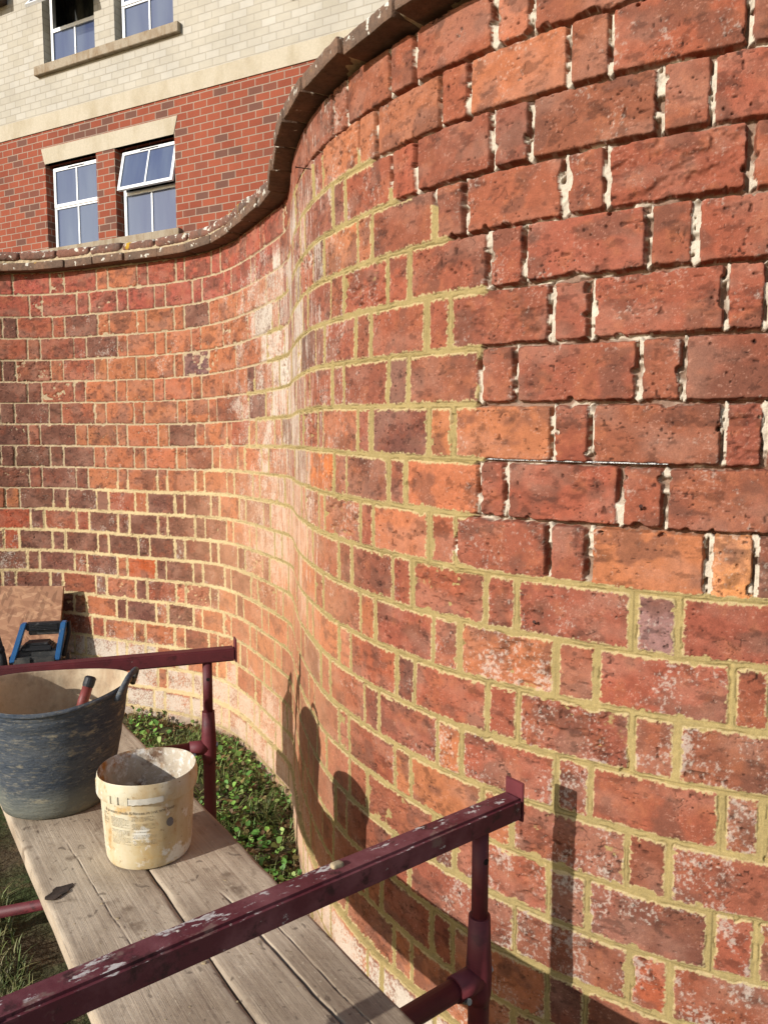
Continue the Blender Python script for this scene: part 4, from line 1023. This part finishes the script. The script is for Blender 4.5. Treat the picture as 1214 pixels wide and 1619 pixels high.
def quads(name, m, qs, parent=None):
    bm = bmesh.new()
    for q in qs: bm.faces.new([bm.verts.new(p) for p in q])
    me = bpy.data.meshes.new(name); bm.to_mesh(me); bm.free(); me.materials.append(m)
    return link(name, me, parent or house)
def facade(name, m, x0, x1, z0, z1, holes, dep=.11, y=0.0):
    xs_ = sorted({x0, x1} | {h[0] for h in holes} | {h[1] for h in holes}); zs_ = sorted({z0, z1} | {h[2] for h in holes} | {h[3] for h in holes}); q = []
    for i in range(len(xs_) - 1):
        for j in range(len(zs_) - 1):
            a, b_, c_, d_ = xs_[i], xs_[i + 1], zs_[j], zs_[j + 1]
            if any(h[0] <= a and b_ <= h[1] and h[2] <= c_ and d_ <= h[3] for h in holes): continue
            q.append([(a, y, c_), (b_, y, c_), (b_, y, d_), (a, y, d_)])
    for (a, b_, c_, d_) in holes:
        q += [[(a, y, c_), (a, y, d_), (a, y + dep, d_), (a, y + dep, c_)], [(b_, y, c_), (b_, y + dep, c_), (b_, y + dep, d_), (b_, y, d_)],
              [(a, y, c_), (a, y + dep, c_), (b_, y + dep, c_), (b_, y, c_)], [(a, y, d_), (b_, y, d_), (b_, y + dep, d_), (a, y + dep, d_)]]
    return quads(name, m, q)
E_ = EYE
LW = [(-5.2, -4.4, 2.22 + E_, 3.20 + E_), (-2.035, -1.225, 2.22 + E_, 3.20 + E_), (-.945, -.095, 2.22 + E_, 3.20 + E_), (1.42, 2.22, 2.22 + E_, 3.20 + E_), (2.5, 3.3, 2.22 + E_, 3.20 + E_)]
UW = [(-5.2, -4.4, 4.27 + E_, 5.25 + E_), (-1.99, -1.185, 4.27 + E_, 5.25 + E_), (-.89, -.07, 4.27 + E_, 5.25 + E_), (1.42, 2.22, 4.27 + E_, 5.25 + E_), (2.5, 3.3, 4.27 + E_, 5.25 + E_)]
facade('red_brick_storey', M_RB, -7.5, 7.5, -.1, 3.575 + E_, LW)
facade('buff_brick_storey', M_YB, -7.5, 7.5, 3.745 + E_, 6.0 + E_, UW)
bm = bmesh.new(); box(bm, -7.52, 7.52, -.012, .05, 3.57 + E_, 3.75 + E_); mesh_bm('stone_band', bm, M_ST, house)
# sides, back, roof
D_ = 7.0
quads('side_wall', M_RB, [[(-7.5, 0, -.1), (-7.5, 0, 6 + E_), (-7.5, D_, 6 + E_), (-7.5, D_, -.1)]]); quads('side_wall', M_RB, [[(7.5, 0, -.1), (7.5, D_, -.1), (7.5, D_, 6 + E_), (7.5, 0, 6 + E_)]])
quads('back_wall', M_RB, [[(-7.5, D_, -.1), (-7.5, D_, 6 + E_), (7.5, D_, 6 + E_), (7.5, D_, -.1)]])
M_ROOF = mat('roof_tiles', lin(92, 60, 50, .8), .9, n1=[(12, 'mul:0.7', .4, .6, U)], bump=[(8, .5, .03, (1, 6, 1))])
bm = bmesh.new(); v = [bm.verts.new(p) for p in ((-7.9, -.45, 5.9 + E_), (7.9, -.45, 5.9 + E_), (7.9, D_ / 2, 8.3 + E_), (-7.9, D_ / 2, 8.3 + E_), (7.9, D_ + .45, 5.9 + E_), (-7.9, D_ + .45, 5.9 + E_), )]
bm.faces.new((v[0], v[1], v[2], v[3])); bm.faces.new((v[3], v[2], v[4], v[5])); bm.faces.new((v[0], v[3], v[5])); bm.faces.new((v[1], v[4], v[2])); bm.faces.new((v[0], v[5], v[4], v[1])); mesh_bm('roof', bm, M_ROOF, house)
# porch canopy whose corner shows at the top left
bm = bmesh.new(); box(bm, -5.2, -2.56, -.22, -.003, 5.08 + E_, 5.24 + E_); rf = mesh_bm('canopy', bm, M_TRIM, house)
for (a, b_, q) in ((-2.09, -.045, 0), (1.365, 3.42, 0), (-5.25, -4.3, 0)):
    bm = bmesh.new(); z0, z1 = 3.20 + E_, 3.378 + E_
    pts = [(a + .055, z0), (b_ - .055, z0), (b_, z1), (a, z1)]
    fr = [bm.verts.new((x, -.006, z)) for x, z in pts]; bk_ = [bm.verts.new((x, .06, z)) for x, z in pts]
    bm.faces.new(fr); bm.faces.new(bk_[::-1])
    for i in range(4): bm.faces.new((fr[i], bk_[i], bk_[(i + 1) % 4], fr[(i + 1) % 4]))
    mesh_bm('lintel', bm, M_ST, house)
for (a, b_, z, m_) in ((-2.10, .03, 4.27 + E_, M_SILL), (-2.12, -.02, 2.235 + E_, M_SILL), (1.36, 3.4, 4.27 + E_, M_SILL), (1.36, 3.4, 2.235 + E_, M_SILL)):
    bm = bmesh.new(); box(bm, a, b_, -.055, .10, z - .10, z, bev=.004); mesh_bm('sill', bm, m_, house)
def sash(parent, x0, x1, z0, z1, y, fw=.045, mull=True, name='sash', M=None, dp=.03):
    bm = bmesh.new()
    box(bm, x0, x0 + fw, y, y + dp, z0, z1, M); box(bm, x1 - fw, x1, y, y + dp, z0, z1, M)
    box(bm, x0 + fw, x1 - fw, y + .001, y + dp - .001, z0, z0 + fw, M); box(bm, x0 + fw, x1 - fw, y + .001, y + dp - .001, z1 - fw, z1, M)
    if mull:
        xm = (x0 + x1) / 2; box(bm, xm - .011, xm + .011, y + .004, y + dp - .004, z0 + fw, z1 - fw, M)
    s_ = mesh_bm(name, bm, M_UPVC, parent)
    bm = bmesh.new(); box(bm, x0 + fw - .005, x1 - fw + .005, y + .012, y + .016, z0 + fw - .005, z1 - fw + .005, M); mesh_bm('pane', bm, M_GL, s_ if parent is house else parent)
    return s_
def window(x0, x1, z0, z1, split, opened=0.0, dark=False):
    """outer frame, bottom and top lights; opened: degrees the top light is pushed out, hinged at its top"""
    bm = bmesh.new(); y = .070
    box(bm, x0, x0 + .035, y, y + .05, z0, z1); box(bm, x1 - .035, x1, y, y + .05, z0, z1); box(bm, x0 + .035, x1 - .035, y + .001, y + .049, z0, z0 + .035); box(bm, x0 + .035, x1 - .035, y + .001, y + .049, z1 - .035, z1)
    box(bm, x0 + .035, x1 - .035, y + .002, y + .048, split - .02, split + .02)
    w = mesh_bm('window', bm, M_UPVC, house)
    def sub(a, b_, c_, d_, M=None, yy=.060):
        bm = bmesh.new(); fw = .034; dp = .03
        box(bm, a, a + fw, yy, yy + dp, c_, d_, M); box(bm, b_ - fw, b_, yy, yy + dp, c_, d_, M)
        box(bm, a + fw, b_ - fw, yy + .001, yy + dp - .001, c_, c_ + fw, M); box(bm, a + fw, b_ - fw, yy + .001, yy + dp - .001, d_ - fw, d_, M)
        xm = (a + b_) / 2; box(bm, xm - .010, xm + .010, yy + .004, yy + dp - .004, c_ + fw, d_ - fw, M)
        mesh_bm('sash_frame', bm, M_UPVC, w)
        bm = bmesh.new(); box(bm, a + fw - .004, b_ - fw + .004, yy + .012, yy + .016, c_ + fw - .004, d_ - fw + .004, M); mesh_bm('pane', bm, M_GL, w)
        bm = bmesh.new(); box(bm, xm - .13, xm + .13, yy - .004, yy + .002, d_ - .022, d_ - .012, M); mesh_bm('vent', bm, M_DK, w)
    g_ = .006
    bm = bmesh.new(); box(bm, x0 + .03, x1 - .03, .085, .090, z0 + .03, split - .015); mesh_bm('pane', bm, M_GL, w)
    bm = bmesh.new(); xm = (x0 + x1) / 2; box(bm, xm - .010, xm + .010, .075, .083, z0 + .035, split - .02); mesh_bm('glazing_bar', bm, M_UPVC, w)
    M = None
    if opened: 
        hz = z1 - .01; M = Matrix.Translation((0, .075, hz)) @ Matrix.Rotation(R(-opened), 4, 'X') @ Matrix.Translation((0, -.075, -hz))
    sub(x0 + .008, x1 - .008, split + .0, z1 - .008, M)
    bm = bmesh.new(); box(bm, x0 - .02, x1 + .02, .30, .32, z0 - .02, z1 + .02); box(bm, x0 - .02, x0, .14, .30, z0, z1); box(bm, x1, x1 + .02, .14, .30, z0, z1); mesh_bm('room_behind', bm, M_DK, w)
    return w
for i, h_ in enumerate(LW): window(h_[0] + (.05 if i in (1, 2) else .02), h_[1] - .005, h_[2] + .018, h_[3] - .035, h_[2] + .50, 13 if i == 2 else 0)
for i, h_ in enumerate(UW): window(h_[0] + (.045 if i in (1, 2) else .02), h_[1] - .005, h_[2] + .003, h_[3] - .02, h_[2] + .40, 38 if i == 1 else 0)
for o in house.children:
    if o.name == 'window.002' : o['label'] = 'white window with its top light pushed open'

# ------------------------------------------------------------------ string line and nails in the wall
def on_wall(px, h, dd_):
    s_ = float(s_of_px(px, h)); X, Y, nx, ny, hr = curve(s_); return Vector((float(X + nx * dd_), float(Y + ny * dd_), h + EYE)), Vector((float(nx), float(ny), 0)), s_
M_STR = mat('white_string', (.62, .61, .58), .8, n1=[(160, (.12, .12, .13), .5, .56, U)])
s0 = on_wall(768, 0, 0)[2]; s1 = on_wall(1285, 0, 0)[2]
bm = bmesh.new()
for ph in (0, math.pi):
    pts = []
    for i in range(260):
        s_ = s0 + (s1 - s0) * i / 419; X, Y, nx, ny, hr = curve(s_); a = i * .9 + ph
        dd_ = -.0040 + .0008 * math.cos(a); z = float(hr) - CC + .0042 + .0008 * math.sin(a)
        pts.append((float(X + nx * dd_), float(Y + ny * dd_), z + EYE))
    tube(bm, pts, .0009, 6)
tag(mesh_bm('string_line', bm, M_STR, smooth=True), 'thin white twisted string line along a raked-out joint of the near wall', 'string')
M_RUST = mat('rusty_iron', lin(84, 54, 44, .8), .8, n1=[(90, 'mul:0.5', .4, .6, U)])
for (px, h, L_, dirz, lab) in ((494, .775, .050, 0, 'rusty nail sticking out of a red brick just under the coping'), (1012, -.128, .018, -.6, 'short rusty nail in a narrow brick right under the string line'), (846, -.372, .018, -.5, 'short rusty nail at the edge of a dark brick above the bar end')):
    p, nn, s_ = on_wall(px, h, -.004); bm = bmesh.new()
    dirv = (nn * .8 + Vector((-.6, -.1, dirz if dirz else .05))).normalized() if dirz == 0 else (nn + Vector((.2, 0, -dirz))).normalized()
    tube(bm, [p, p + dirv * L_], .0016, 8); tube(bm, [p + dirv * L_, p + dirv * (L_ + .002)], .0035, 10)
    tag(mesh_bm('nail', bm, M_RUST), lab, 'nail')
# brick chip and a dead leaf in the weeds
cz = ground_h(np.array([-.505]), np.array([2.55]))[0]
v, f = rough_box(.075, .05, .022, .005, .004, .008, 4); o = mesh_np('brick_chip', v, f, mat('broken_brick', lin(186, 96, 66, .8), .9, n1=[(60, 'mul:0.7', .4, .6, U)], bump=[(120, .5, .003, U)]), smooth=True)
o.location = (-.497, 2.47, float(cz) + .035); o.rotation_euler = (R(8), R(-14), R(20)); tag(o, 'small orange-red piece of brick lying in the green weeds', 'brick chip')
